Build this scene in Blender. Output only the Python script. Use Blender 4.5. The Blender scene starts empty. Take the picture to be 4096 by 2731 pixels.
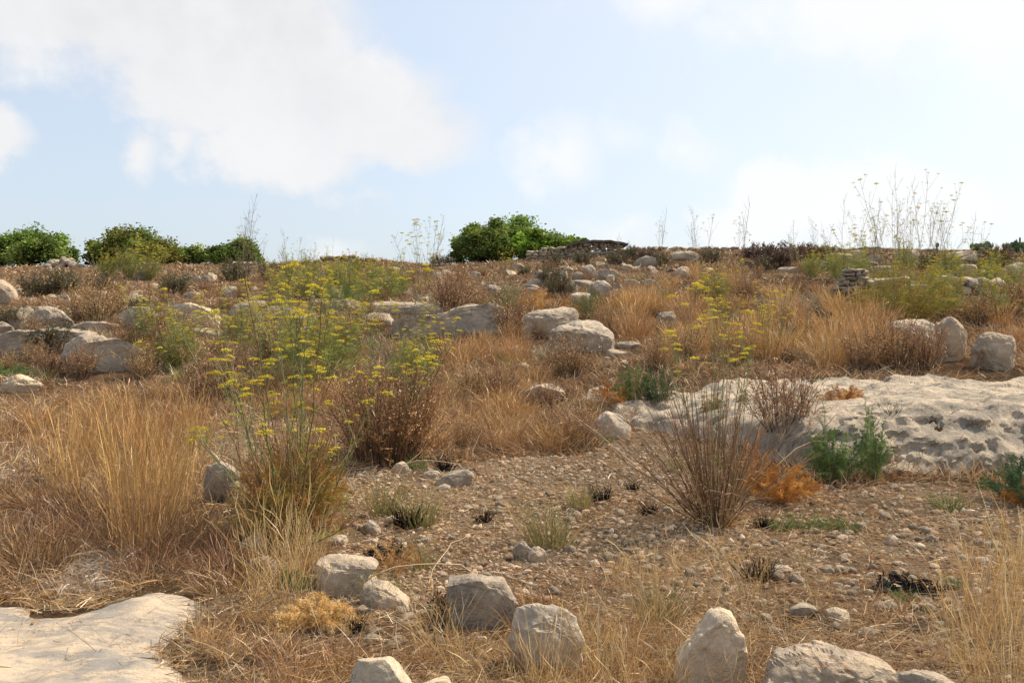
import bpy, bmesh, math, random
import numpy as np
from mathutils import Vector, Matrix

random.seed(7)
RNG = np.random.default_rng(11)
SC = bpy.context.scene
COL = SC.collection

# ------------------------------------------------------------------ camera figures
# pixel figures of the 4096 x 2731 photograph are used only to find ground points
F, CX, CY, CAMZ = 3800.0, 2048.0, 1365.5, 1.7

# ------------------------------------------------------------------ noise
def _hash(ix, iy, iz, seed):
    h = (ix.astype(np.int64) * 374761393 + iy.astype(np.int64) * 668265263
         + iz.astype(np.int64) * 2147483647 + seed * 1274126177)
    h = (h ^ (h >> 13)) * 1274126177
    h = h & 0x7fffffff
    h = (h ^ (h >> 16)) & 0xffff
    return h / 65535.0

def vnoise(p, seed=0):
    i = np.floor(p).astype(np.int64); f = p - i
    f = f * f * f * (f * (f * 6 - 15) + 10)
    x0, y0, z0 = i[:, 0], i[:, 1], i[:, 2]
    r = 0
    for dx in (0, 1):
        wx = f[:, 0] if dx else 1 - f[:, 0]
        for dy in (0, 1):
            wy = f[:, 1] if dy else 1 - f[:, 1]
            for dz in (0, 1):
                wz = f[:, 2] if dz else 1 - f[:, 2]
                r = r + _hash(x0 + dx, y0 + dy, z0 + dz, seed) * wx * wy * wz
    return r * 2 - 1

def fbm(p, octv=4, seed=0, gain=.5, lac=2.07):
    p = np.asarray(p, float); a, s, r, tot = 1.0, 1.0, 0, 0
    for o in range(octv):
        r = r + a * vnoise(p * s + 17.3 * o, seed + o); tot += a
        a *= gain; s *= lac
    return r / tot * 1.6

def fbm2(x, y, octv=4, seed=0, gain=.5):
    x = np.atleast_1d(np.asarray(x, float)); y = np.atleast_1d(np.asarray(y, float))
    return fbm(np.stack([x, y, np.zeros_like(x) + .37], 1), octv, seed, gain)

def sstep(a, b, x):
    t = np.clip((x - a) / (b - a), 0, 1)
    return t * t * (3 - 2 * t)

# ------------------------------------------------------------------ terrain
_py = np.array([-60, -5, 0, 3, 4.7, 6.2, 8.6, 11, 13.5, 16, 19, 23, 28, 34, 42, 52, 59, 64, 90, 200, 900.])
_pz = np.array([-.8, -.1, -.03, 0, .013, .02, .05, .2, .435, .7, 1.12, 1.72, 2.6, 3.5, 4.6, 6.0, 6.9, 6.95, 6.6, 5.5, 2.])
_ty = np.linspace(-60, 900, 9601)
_tz = np.interp(_ty, _py, _pz)
_k = np.ones(21) / 21
_tz2 = np.convolve(np.pad(_tz, 10, mode='edge'), _k, 'valid')
_su = np.array([-3000, 0, 1045, 1219, 1358, 1515, 1742, 2003, 2177, 2525, 2960, 4096, 8000.])
_sv = np.array([1070, 1066, 1056, 1046, 1040, 1042, 1062, 1050, 1032, 1006, 1000, 1003, 1010.])

def front_edge(x):          # the foot of the big limestone outcrop
    return np.interp(x, [1.0, 2.0, 2.6, 3.2, 3.7, 4.5, 5.5, 8, 12], [14.2, 13.2, 12.2, 11.0, 10.6, 10.6, 10.45, 10.3, 10.2])

def outcrop_lift(x, y):
    fe = front_edge(x)
    lift = np.interp(x, [0.8, 1.6, 2.6, 3.4, 4.5], [0, .12, .22, .46, .52]) * (1 - .72 * sstep(11.3, 16.5, y))
    return lift * sstep(0, .9, y - fe) * (1 - sstep(17, 26, y))

def H0(x, y):
    x = np.atleast_1d(np.asarray(x, float)); y = np.atleast_1d(np.asarray(y, float))
    b = np.interp(y, _ty, _tz2)
    u = CX + F * x / np.maximum(y, 12)
    zr = CAMZ + (CY - np.interp(u, _su, _sv)) / F * 59
    b = b + (zr - 6.9) * sstep(20, 57, y) * (1 - .5 * sstep(80, 200, y))
    b = b + outcrop_lift(x, y)
    # low bank under the tall golden grass beside the path
    b = b + .10 * np.exp(-(((x + 3.0) / 1.6) ** 2 + ((y - 9.2) / 1.2) ** 2))
    return b

def H(x, y):
    x = np.atleast_1d(np.asarray(x, float)); y = np.atleast_1d(np.asarray(y, float))
    n = .035 * fbm2(x / .9, y / .9, 3, 3) + .012 * fbm2(x / .2, y / .2, 2, 5)
    n = n + sstep(9, 20, y) * .13 * fbm2(x / 3.1, y / 3.1, 3, 9)
    return H0(x, y) + n * (1 - .6 * path_mask(x, y))

def to_px(x, y, z):
    y = np.maximum(y, .3)
    return CX + F * x / y, CY - F * (z - CAMZ) / y

def inside(poly, u, v):
    poly = np.asarray(poly, float); r = np.zeros(len(u), bool); j = len(poly) - 1
    for i in range(len(poly)):
        xi, yi = poly[i]; xj, yj = poly[j]
        c = ((yi > v) != (yj > v)) & (u < (xj - xi) * (v - yi) / (yj - yi + 1e-12) + xi)
        r ^= c; j = i
    return r

# the pale rock path at the bottom: its edge as ground points (metres)
PATH_PX = [(-900, 2440), (0, 2405), (60, 2405), (130, 2420), (180, 2450), (280, 2455), (380, 2440), (470, 2400), (560, 2365),
           (650, 2355), (720, 2360), (800, 2380), (880, 2410), (860, 2455), (800, 2500), (720, 2560), (690, 2600), (720, 2650),
           (790, 2740), (840, 2900), (700, 3300), (-1200, 3300)]
PATH_XY = np.array([((u - CX) / F * (CAMZ * F / (v - CY)), CAMZ * F / (v - CY)) for u, v in PATH_PX])

def poly_dist(poly, x, y):
    d = np.full(len(x), 1e9)
    for i in range(len(poly)):
        a = poly[i]; b = poly[(i + 1) % len(poly)]
        ab = b - a; t = np.clip(((x - a[0]) * ab[0] + (y - a[1]) * ab[1]) / (ab @ ab), 0, 1)
        d = np.minimum(d, np.hypot(x - a[0] - t * ab[0], y - a[1] - t * ab[1]))
    return np.where(inside(poly, x, y), d, -d)

def path_mask(x, y):
    r = np.zeros(len(x)); near = (y < 8) & (x < 1)
    if near.any():
        r[near] = sstep(-.25, .05, poly_dist(PATH_XY, x[near], y[near]))
    return r

def at(u, v, ymin=2.2):
    """Ground point seen at a photograph pixel."""
    ys = np.concatenate([np.arange(ymin, 20, .02), np.arange(20, 75, .06)])
    xs = (u - CX) / F * ys
    zs = CAMZ - (v - CY) / F * ys
    h = H(xs, ys)
    k = np.argmax(zs <= h)
    if zs[k] > h[k]:
        k = int(np.argmax(np.where(ys < 60, h - zs, -9)))
    return Vector((float(xs[k]), float(ys[k]), float(h[k])))

def zg(x, y):
    return float(H(np.array([x]), np.array([y]))[0])

# the stony clearing in photograph pixels
CLEAR = [(1376, 1898), (1567, 1837), (1800, 1855), (2100, 1835), (2400, 1800), (2500, 1715), (2580, 1610), (2720, 1600), (2800, 1800), (2950, 1960),
         (3300, 1960), (3657, 1940), (4096, 1960), (4800, 2000), (4800, 2900), (2260, 2900), (1480, 2800), (1320, 2580), (1290, 2400), (1360, 2180)]
SCREE = [[(560, 1560), (640, 1480), (800, 1470), (840, 1500), (760, 1560), (620, 1600)],
         [(820, 1800), (900, 1680), (1080, 1640), (1250, 1690), (1260, 1800), (1000, 1850)],
         [(2040, 1600), (2080, 1530), (2250, 1520), (2260, 1600)]]

def gravel_mask(x, y):
    u, v = to_px(x, y, H0(x, y))
    du = 45 * fbm2(x / .8, y / .8, 3, 21); dv = 22 * fbm2(x / .7, y / .7, 3, 22)
    m = inside(CLEAR, u + du, v + dv).astype(float)
    fade = 1 - .85 * sstep(2330, 2520, v + 60 * fbm2(x / .6, y / .6, 2, 31)) * sstep(4300, 1500, np.abs(u - 2300) * 2)
    m = m * fade
    for s in SCREE:
        m = np.maximum(m, .75 * inside(s, u + du, v + dv))
    return m

# ------------------------------------------------------------------ mesh building
def mesh_np(name, V, faces, col=None, smooth=False):
    """V (n,3); faces list of int arrays (m,3) or (m,4)."""
    me = bpy.data.meshes.new(name)
    V = np.asarray(V, np.float32)
    me.vertices.add(len(V)); me.vertices.foreach_set('co', V.ravel())
    fl = [np.asarray(f, np.int32) for f in (faces if isinstance(faces, list) else [faces]) if len(f)]
    loops = np.concatenate([f.ravel() for f in fl]); n = sum(len(f) for f in fl)
    tot = np.concatenate([np.full(len(f), f.shape[1], np.int32) for f in fl])
    st = np.concatenate([[0], np.cumsum(tot)[:-1]]).astype(np.int32)
    me.loops.add(len(loops)); me.loops.foreach_set('vertex_index', loops)
    me.polygons.add(n); me.polygons.foreach_set('loop_start', st); me.polygons.foreach_set('loop_total', tot)
    if smooth:
        me.polygons.foreach_set('use_smooth', np.ones(n, bool))
    if col is not None:
        a = me.color_attributes.new('Col', 'FLOAT_COLOR', 'POINT')
        c = np.ones((len(V), 4), np.float32); c[:, :3] = col
        a.data.foreach_set('color', c.ravel())
    me.update(calc_edges=True)
    return me

class Geo:
    """Collects ribbons, tubes and blobs; builds ONE mesh."""
    def __init__(s): s.V, s.F, s.C, s.n = [], [], [], 0
    def add(s, V, F, C):
        V = np.asarray(V, float).reshape(-1, 3)
        C = np.broadcast_to(np.asarray(C, float), (len(V), 3)) if np.ndim(C) < 2 else np.asarray(C, float)
        s.V.append(V); s.C.append(C); s.F.append(np.asarray(F, np.int64) + s.n); s.n += len(V)
    def ribbons(s, P, W, C, side=None):
        """P (n,k,3) paths, W (n,k) widths, C (n,3) or (n,k,3)."""
        n, k, _ = P.shape
        if side is None:
            t = P[:, -1] - P[:, 0]; a = RNG.uniform(0, 2 * np.pi, n)
            r = np.stack([np.cos(a), np.sin(a), RNG.uniform(-.3, .3, n)], 1)
            side = np.cross(t, r); side /= np.linalg.norm(side, axis=1, keepdims=True) + 1e-9
        off = side[:, None, :] * W[..., None] * .5
        V = np.stack([P - off, P + off], 2).reshape(n, k * 2, 3)
        b = np.arange(k - 1) * 2
        q = np.stack([b, b + 1, b + 3, b + 2], 1)
        Fq = (np.arange(n)[:, None, None] * (2 * k) + q[None]).reshape(-1, 4)
        Cc = C if C.ndim == 3 else np.repeat(C[:, None], k, 1)
        Cc = np.repeat(Cc, 2, 1).reshape(-1, 3)
        s.add(V.reshape(-1, 3), Fq, Cc)
    def tubes(s, P, R, C, sides=4):
        n, k, _ = P.shape
        T = np.gradient(P, axis=1); T /= np.linalg.norm(T, axis=2, keepdims=True) + 1e-9
        ref = np.where(np.abs(T[..., 2:3]) < .9, np.array([0, 0, 1.]), np.array([1., 0, 0]))
        A = np.cross(T, ref); A /= np.linalg.norm(A, axis=2, keepdims=True) + 1e-9
        B = np.cross(T, A)
        an = np.arange(sides) / sides * 2 * np.pi
        V = P[:, :, None] + R[:, :, None, None] * (A[:, :, None] * np.cos(an)[None, None, :, None] + B[:, :, None] * np.sin(an)[None, None, :, None])
        j = np.arange(sides); j2 = (j + 1) % sides
        q = np.concatenate([np.stack([i * sides + j, i * sides + j2, (i + 1) * sides + j2, (i + 1) * sides + j], 1) for i in range(k - 1)])
        Fq = (np.arange(n)[:, None, None] * (k * sides) + q[None]).reshape(-1, 4)
        Cc = C if C.ndim == 3 else np.repeat(C[:, None], k, 1)
        s.add(V.reshape(-1, 3), Fq, np.repeat(Cc, sides, 1).reshape(-1, 3))
    def quads(s, P, U, W, C):
        """P (n,3) centres, U, W (n,3) half axes."""
        V = np.stack([P - U - W, P + U - W, P + U + W, P - U + W], 1)
        s.add(V.reshape(-1, 3), np.arange(len(P) * 4).reshape(-1, 4), np.repeat(C, 4, 0))
    def mesh(s, name, smooth=False):
        V = np.concatenate(s.V); C = np.concatenate(s.C)
        q = [f for f in s.F if f.shape[1] == 4]; t = [f for f in s.F if f.shape[1] == 3]
        fl = ([np.concatenate(q)] if q else []) + ([np.concatenate(t)] if t else [])
        return mesh_np(name, V, fl, C, smooth)

def put(name, me, mat, parent=None, loc=None, rz=0, sc=None):
    o = bpy.data.objects.new(name, me)
    if mat is not None and not me.materials: me.materials.append(mat)
    COL.objects.link(o)
    if parent is not None: o.parent = parent
    if loc is not None: o.location = loc
    if rz: o.rotation_euler = (0, 0, rz)
    if sc is not None: o.scale = (sc, sc, sc) if np.ndim(sc) == 0 else sc
    return o

def tag(o, label=None, cat=None, group=None, kind=None):
    if label: o['label'] = label
    if cat: o['category'] = cat
    if group: o['group'] = group
    if kind: o['kind'] = kind
    return o

def root(name, loc=(0, 0, 0), rz=0):
    o = bpy.data.objects.new(name, None); COL.objects.link(o)
    o.location = loc; o.rotation_euler = (0, 0, rz); o.empty_display_size = .1
    return o

def copy_tree(o, parent=None):
    c = o.copy(); COL.objects.link(c)
    if parent is not None: c.parent = parent
    for ch in list(o.children): copy_tree(ch, c)
    return c

class Kind:
    """A thing built once; the first use moves it, later uses copy it with its parts."""
    def __init__(s, o): s.o, s.used = o, False
    def use(s, loc, rz=0, sc=1, label=None, cat=None, group=None, tilt=(0, 0)):
        o = copy_tree(s.o) if s.used else s.o
        s.used = True
        o.location = loc; o.rotation_euler = (tilt[0], tilt[1], rz)
        o.scale = (sc, sc, sc) if np.ndim(sc) == 0 else sc
        if 'group' in o.keys(): del o['group']
        return tag(o, label, cat, group)

# ------------------------------------------------------------------ materials
def nodes(name):
    m = bpy.data.materials.new(name); m.use_nodes = True
    nt = m.node_tree; nt.nodes.clear()
    return m, nt, nt.nodes.new('ShaderNodeOutputMaterial')

def N(nt, t, **k):
    n = nt.nodes.new(t)
    for a, b in k.items():
        if a in n.inputs.keys(): n.inputs[a].default_value = b
        else: setattr(n, a, b)
    return n

def ramp(nt, fac, stops):
    r = nt.nodes.new('ShaderNodeValToRGB'); e = r.color_ramp.elements
    while len(e) > 1: e.remove(e[-1])
    e[0].position = stops[0][0]; e[0].color = (*stops[0][1], 1)
    for p, c in stops[1:]:
        x = e.new(p); x.color = (*c, 1)
    nt.links.new(fac, r.inputs['Fac'])
    return r.outputs['Color']

def mixc(nt, fac, a, b, mode='MIX'):
    m = nt.nodes.new('ShaderNodeMix'); m.data_type = 'RGBA'; m.blend_type = mode
    for sock, v in ((m.inputs[0], fac), (m.inputs[6], a), (m.inputs[7], b)):
        if hasattr(v, 'links') or hasattr(v, 'is_linked'): nt.links.new(v, sock)
        else: sock.default_value = v if np.ndim(v) == 0 else (*v, 1)
    return m.outputs[2]

def noise(nt, vec, scale, detail=4, rough=.55, dist=0):
    n = N(nt, 'ShaderNodeTexNoise', Scale=scale, Detail=detail, Roughness=rough, Distortion=dist)
    if vec is not None: nt.links.new(vec, n.inputs['Vector'])
    return n.outputs['Fac']

def mapr(nt, v, a, b, c=0, d=1):
    m = N(nt, 'ShaderNodeMapRange')
    m.inputs[1].default_value = a; m.inputs[2].default_value = b; m.inputs[3].default_value = c; m.inputs[4].default_value = d
    nt.links.new(v, m.inputs[0]); return m.outputs[0]

def plant_mat(name, trans=.3, gloss=.0, var=.25):
    m, nt, out = nodes(name)
    at_ = N(nt, 'ShaderNodeAttribute', attribute_name='Col')
    oi = N(nt, 'ShaderNodeObjectInfo')
    hs = N(nt, 'ShaderNodeHueSaturation')
    nt.links.new(at_.outputs['Color'], hs.inputs['Color'])
    nt.links.new(mapr(nt, oi.outputs['Random'], 0, 1, 1 - var, 1 + var), hs.inputs['Value'])
    nt.links.new(mapr(nt, oi.outputs['Random'], 0, 1, .49, .51), hs.inputs['Hue'])
    d = N(nt, 'ShaderNodeBsdfDiffuse'); t = N(nt, 'ShaderNodeBsdfTranslucent'); mx = N(nt, 'ShaderNodeMixShader')
    mx.inputs[0].default_value = trans
    for b in (d, t): nt.links.new(hs.outputs['Color'], b.inputs['Color'])
    nt.links.new(d.outputs[0], mx.inputs[1]); nt.links.new(t.outputs[0], mx.inputs[2])
    last = mx.outputs[0]
    if gloss:
        g = N(nt, 'ShaderNodeBsdfGlossy', Roughness=.4); g.inputs['Color'].default_value = (.9, .9, .9, 1)
        m2 = N(nt, 'ShaderNodeMixShader'); m2.inputs[0].default_value = gloss
        nt.links.new(last, m2.inputs[1]); nt.links.new(g.outputs[0], m2.inputs[2]); last = m2.outputs[0]
    nt.links.new(last, out.inputs['Surface'])
    return m

def rock_mat(name, light=(.56, .455, .325), grey=(.30, .262, .215), stain=(.42, .20, .075), stain_amt=.5, scale=1.0, pits=1.0, grey_amt=.5):
    m, nt, out = nodes(name)
    tc = N(nt, 'ShaderNodeTexCoord'); oi = N(nt, 'ShaderNodeObjectInfo')
    ad = N(nt, 'ShaderNodeVectorMath', operation='ADD')
    mu = N(nt, 'ShaderNodeMath', operation='MULTIPLY'); mu.inputs[1].default_value = 37.0
    nt.links.new(oi.outputs['Random'], mu.inputs[0])
    nt.links.new(tc.outputs['Object'], ad.inputs[0]); nt.links.new(mu.outputs[0], ad.inputs[1])
    P = ad.outputs[0]
    big = noise(nt, P, 2.2 * scale, 6, .62, .4)
    mid = noise(nt, P, 7 * scale, 6, .65, .3)
    fine = noise(nt, P, 38 * scale, 6, .7)
    c = mixc(nt, mapr(nt, mid, .35, .7), light, tuple(x * .78 for x in light))
    # lichen grey patches
    gz = mixc(nt, mapr(nt, big, .5 - .16 * grey_amt, .66 - .16 * grey_amt), (0, 0, 0), (1, 1, 1))
    c = mixc(nt, gz, c, mixc(nt, fine, tuple(x * .75 for x in grey), tuple(x * 1.3 for x in grey)))
    st = noise(nt, P, 3.4 * scale, 7, .7, .8)
    c = mixc(nt, mapr(nt, st, .60, .72, 0, stain_amt), c, stain)
    pit = noise(nt, P, 17 * scale, 5, .75, .5)
    c = mixc(nt, mapr(nt, pit, .64, .72, 0, .8 * pits), c, (.05, .042, .035))
    vo = N(nt, 'ShaderNodeTexVoronoi', feature='DISTANCE_TO_EDGE', Scale=2.3 * scale)
    dv = N(nt, 'ShaderNodeVectorMath', operation='ADD'); nz = N(nt, 'ShaderNodeTexNoise', Scale=3.0 * scale, Detail=5.0, Roughness=.7)
    nt.links.new(P, nz.inputs['Vector']); nt.links.new(P, dv.inputs[0]); nt.links.new(nz.outputs['Color'], dv.inputs[1]); nt.links.new(dv.outputs[0], vo.inputs['Vector'])
    crk = mapr(nt, vo.outputs['Distance'], .0, .022, 1, 0)
    c = mixc(nt, mixc(nt, mapr(nt, big, .45, .6), (0, 0, 0), crk), c, (.10, .075, .055))
    dk = noise(nt, P, 1.3 * scale, 5, .7, .6)
    c = mixc(nt, mapr(nt, dk, .56, .70, 0, .5), c, (.19, .155, .115))
    c = mixc(nt, mapr(nt, fine, .35, .7), mixc(nt, .30, c, (.14, .10, .065)), c)
    hs = N(nt, 'ShaderNodeHueSaturation'); nt.links.new(c, hs.inputs['Color'])
    nt.links.new(mapr(nt, oi.outputs['Random'], 0, 1, .85, 1.15), hs.inputs['Value'])
    b = N(nt, 'ShaderNodeBsdfPrincipled', Roughness=.92); b.inputs['Specular IOR Level'].default_value = .15
    nt.links.new(hs.outputs['Color'], b.inputs['Base Color'])
    hgt = mixc(nt, .5, mixc(nt, .4, mid, fine), pit)
    bp = N(nt, 'ShaderNodeBump', Strength=1.0, Distance=.05 / scale)
    nt.links.new(hgt, bp.inputs['Height']); nt.links.new(bp.outputs[0], b.inputs['Normal'])
    nt.links.new(b.outputs[0], out.inputs['Surface'])
    return m
# ------------------------------------------------------------------ camera, light, sky
cam = bpy.data.objects.new('camera', bpy.data.cameras.new('camera')); COL.objects.link(cam)
cam.location = (0, 0, CAMZ); cam.rotation_euler = (math.radians(90), 0, 0)
cam.data.sensor_width = 36; cam.data.lens = 36 * F / 4096; cam.data.clip_end = 3000; cam.data.clip_start = .05
SC.camera = cam
SC.render.resolution_x, SC.render.resolution_y = 1024, 682
SC.view_settings.view_transform = 'Standard'; SC.view_settings.look = 'None'
SC.view_settings.exposure = EXPOSURE = 0.68; SC.view_settings.gamma = 1
SC.cycles.max_bounces = 5; SC.cycles.diffuse_bounces = 3; SC.cycles.transmission_bounces = 3; SC.cycles.transparent_max_bounces = 4

SUN_AZ, SUN_EL = math.radians(62), math.radians(50)      # azimuth from +Y towards +X
sd = Vector((math.sin(SUN_AZ) * math.cos(SUN_EL), math.cos(SUN_AZ) * math.cos(SUN_EL), math.sin(SUN_EL)))
sl = bpy.data.lights.new('sun', 'SUN'); sl.energy = 4.0; sl.angle = math.radians(.6); sl.color = (1, .89, .74)
so = bpy.data.objects.new('sun', sl); COL.objects.link(so); so.rotation_euler = sd.to_track_quat('Z', 'Y').to_euler()
so.location = sd * 100

W = bpy.data.worlds.new('World'); SC.world = W; W.use_nodes = True
nt = W.node_tree; nt.nodes.clear()
sky = N(nt, 'ShaderNodeTexSky', sky_type='NISHITA', sun_disc=False)
sky.sun_elevation = SUN_EL; sky.sun_rotation = SUN_AZ
sky.air_density = 1.0; sky.dust_density = 3.2; sky.ozone_density = 1.4; sky.altitude = 60
tc = N(nt, 'ShaderNodeTexCoord'); sp = N(nt, 'ShaderNodeSeparateXYZ'); nt.links.new(tc.outputs['Generated'], sp.inputs[0])
def M(op, a, b=None, clamp=False):
    n = nt.nodes.new('ShaderNodeMath'); n.operation = op; n.use_clamp = clamp
    for i, v in enumerate((a, b)):
        if v is None: continue
        if isinstance(v, (int, float)): n.inputs[i].default_value = v
        else: nt.links.new(v, n.inputs[i])
    return n.outputs[0]
az = M('ARCTAN2', sp.outputs[0], sp.outputs[1]); el = M('ARCSINE', sp.outputs[2])
cb = N(nt, 'ShaderNodeCombineXYZ'); nt.links.new(az, cb.inputs[0]); nt.links.new(el, cb.inputs[1])
n1 = N(nt, 'ShaderNodeTexNoise', Scale=9.0, Detail=9.0, Roughness=.6); nt.links.new(cb.outputs[0], n1.inputs['Vector'])
n3 = N(nt, 'ShaderNodeTexNoise', Scale=3.0, Detail=3.0, Roughness=.5); nt.links.new(cb.outputs[0], n3.inputs['Vector'])
wv = N(nt, 'ShaderNodeVectorMath', operation='SCALE'); wv.inputs['Scale'].default_value = .11
ws = N(nt, 'ShaderNodeVectorMath', operation='SUBTRACT'); ws.inputs[1].default_value = (.5, .5, .5)
nt.links.new(n1.outputs['Color'], ws.inputs[0]); nt.links.new(ws.outputs[0], wv.inputs[0])
wa = N(nt, 'ShaderNodeVectorMath', operation='ADD'); nt.links.new(cb.outputs[0], wa.inputs[0]); nt.links.new(wv.outputs[0], wa.inputs[1])
def cloud(blobs, soft):
    acc = None
    for u, v, ru, rv, w in blobs:
        a, e = math.atan((u - CX) / F), math.atan((CY - v) / F)
        s = N(nt, 'ShaderNodeVectorMath', operation='SUBTRACT'); s.inputs[1].default_value = (a, e, 0); nt.links.new(wa.outputs[0], s.inputs[0])
        m = N(nt, 'ShaderNodeVectorMath', operation='MULTIPLY'); m.inputs[1].default_value = (F / ru, F / rv, 0); nt.links.new(s.outputs[0], m.inputs[0])
        l = N(nt, 'ShaderNodeVectorMath', operation='LENGTH'); nt.links.new(m.outputs[0], l.inputs[0])
        d = M('MULTIPLY', M('SUBTRACT', 1.0, l.outputs['Value']), w)
        acc = d if acc is None else M('MAXIMUM', acc, d)
    acc = M('ADD', acc, M('MULTIPLY', M('SUBTRACT', n1.outputs['Fac'], .5), soft))
    n = N(nt, 'ShaderNodeMapRange', interpolation_type='SMOOTHSTEP'); n.inputs[1].default_value = .0; n.inputs[2].default_value = .40
    nt.links.new(acc, n.inputs[0]); return n.outputs[0]
big = cloud([(300, -60, 1050, 480, 1), (900, 180, 620, 480, 1), (1350, 420, 520, 260, .9), (1560, 560, 430, 200, .75), (1150, 660, 380, 190, .75),
             (700, 420, 420, 160, .55), (-60, 650, 170, 150, .8), (560, 620, 120, 110, .4), (730, 590, 120, 110, .4), (1480, 830, 300, 60, .25)], 1.05)
rgt = cloud([(3950, 40, 1250, 400, .75), (2900, -60, 800, 170, .4), (3300, 830, 420, 190, 1), (3050, 900, 350, 130, .9), (3600, 900, 480, 180, .8),
             (2240, 600, 240, 230, .40), (2480, 560, 230, 170, .24), (2720, 580, 260, 150, .28), (2500, 950, 240, 90, .28), (1330, 1000, 200, 70, .26)], .62)
# thin high veil of cloud over the whole sky, thickest towards the sun
dp = N(nt, 'ShaderNodeVectorMath', operation='DOT_PRODUCT'); nt.links.new(tc.outputs['Generated'], dp.inputs[0]); dp.inputs[1].default_value = sd
veil = M('ADD', mapr(nt, dp.outputs['Value'], .35, .95, .58, .80), M('MULTIPLY', M('SUBTRACT', n3.outputs['Fac'], .5), .35), True)
veil = M('MULTIPLY', veil, mapr(nt, el, math.radians(24), math.radians(60), 1, .5))
skv = mixc(nt, veil, sky.outputs[0], mixc(nt, mapr(nt, dp.outputs['Value'], .3, .9), (2.95, 3.22, 3.5), (3.6, 3.78, 3.92)))
c1 = mixc(nt, M('MULTIPLY', big, .92), skv, mixc(nt, mapr(nt, n1.outputs['Fac'], .30, .68), mixc(nt, mapr(nt, el, math.radians(8), math.radians(19)), (3.78, 3.77, 3.82), (3.3, 3.27, 3.33)), (3.95, 3.92, 3.92)))
c2 = mixc(nt, M('MULTIPLY', rgt, .8), c1, (4.2, 4.2, 4.2))
bg = N(nt, 'ShaderNodeBackground', Strength=.15); nt.links.new(c2, bg.inputs['Color'])
wo = nt.nodes.new('ShaderNodeOutputWorld'); nt.links.new(bg.outputs[0], wo.inputs['Surface'])

# ------------------------------------------------------------------ shared materials
MAT_STRAW = plant_mat('dry_straw', .22, .03, .12)
MAT_GREEN = plant_mat('green_foliage', .35, .02, .15)
MAT_LEAF = plant_mat('tree_leaf', .3, .0, .12)
MAT_BARK = plant_mat('bark', .0, .0, .15)
MAT_FLOWER = plant_mat('fennel_flower', .25, .0, .12)
MAT_CHAR = plant_mat('charred', .0, .0, .1)
MAT_ROCK = rock_mat('limestone', (.68, .535, .365), (.45, .37, .275))
MAT_ROCK_GREY = rock_mat('weathered_limestone', (.60, .485, .345), (.37, .31, .235), (.36, .19, .09), .4, 1, 1, .75)
MAT_ROCK_STAIN = rock_mat('orange_stained_limestone', (.58, .45, .305), (.38, .31, .23), (.42, .18, .06), .95, 1.2, 1.2, .35)
MAT_ROCK_PALE = rock_mat('fresh_limestone', (.68, .54, .36), (.50, .42, .31), (.5, .33, .17), .35, 1, .25, .15)
MAT_ROCK_FAR = rock_mat('far_limestone', (.66, .52, .36), (.40, .33, .25), (.40, .22, .10), .5, .55, .7, .5)
MAT_SLAB = rock_mat('outcrop_limestone', (.56, .455, .325), (.27, .235, .18), (.38, .21, .09), .75, 1.0, 1.9, .5)

# ------------------------------------------------------------------ ground
def build_ground():
    ys = np.concatenate([[-60, -40, -25, -14, -8, -4, -2, -.5, .8, 1.6], np.arange(2.2, 14, .05), 14 * (66 / 14) ** np.linspace(0, 1, 190)[:-1], 66 * (900 / 66) ** np.linspace(0, 1, 30)])
    a = np.concatenate([np.linspace(-.72, .72, 420), .72 * (14 / .72) ** np.linspace(0, 1, 34)[1:], -.72 * (14 / .72) ** np.linspace(0, 1, 34)[1:]]); a.sort()
    Y, A = np.meshgrid(ys, a, indexing='ij')
    X = A * (np.maximum(Y, 2.2) + 1.0)
    x, y = X.ravel(), Y.ravel()
    z = H(x, y) - .03 * path_mask(x, y)
    ny, nx = Y.shape
    i = np.arange(ny * nx).reshape(ny, nx)
    q = np.stack([i[:-1, :-1], i[:-1, 1:], i[1:, 1:], i[1:, :-1]], -1).reshape(-1, 4)
    g = gravel_mask(x, y)
    n = fbm2(x / 1.1, y / 1.1, 4, 41); n2 = fbm2(x / 3.7, y / 3.7, 3, 47)
    soil = np.array([.105, .066, .038]); straw = np.array([.21, .13, .065]); red = np.array([.13, .068, .034]); gr = np.array([.34, .235, .135])  # soil, straw and red darkened to stand in for shaded gaps under the grass
    t = sstep(-.5, .5, n)[:, None]; t2 = sstep(-.4, .6, n2)[:, None]
    c = soil * (1 - t) + straw * t
    c = c * (1 - .55 * t2) + red * .55 * t2
    c = c * (1 - g[:, None]) + gr * (.75 + .35 * t) * g[:, None]
    me = mesh_np('ground', np.stack([x, y, z], 1), q, c, True)
    m, nt, out = nodes('dry_soil')
    at_ = N(nt, 'ShaderNodeAttribute', attribute_name='Col'); tc = N(nt, 'ShaderNodeTexCoord'); P = tc.outputs['Object']
    f1 = noise(nt, P, 34, 6, .75); f2 = noise(nt, P, 6, 5, .7, .6)
    c = mixc(nt, mapr(nt, f1, .35, .68), mixc(nt, .65, at_.outputs['Color'], (.06, .04, .025)), at_.outputs['Color'])
    c = mixc(nt, mapr(nt, f2, .5, .75, 0, .5), c, (.36, .27, .17))
    b = N(nt, 'ShaderNodeBsdfDiffuse', Roughness=1.0); nt.links.new(c, b.inputs['Color'])
    bp = N(nt, 'ShaderNodeBump', Strength=1, Distance=.03); nt.links.new(mixc(nt, .4, f1, f2), bp.inputs['Height']); nt.links.new(bp.outputs[0], b.inputs['Normal'])
    nt.links.new(b.outputs[0], out.inputs['Surface'])
    tag(put('ground', me, m), kind='structure')
build_ground()

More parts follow.
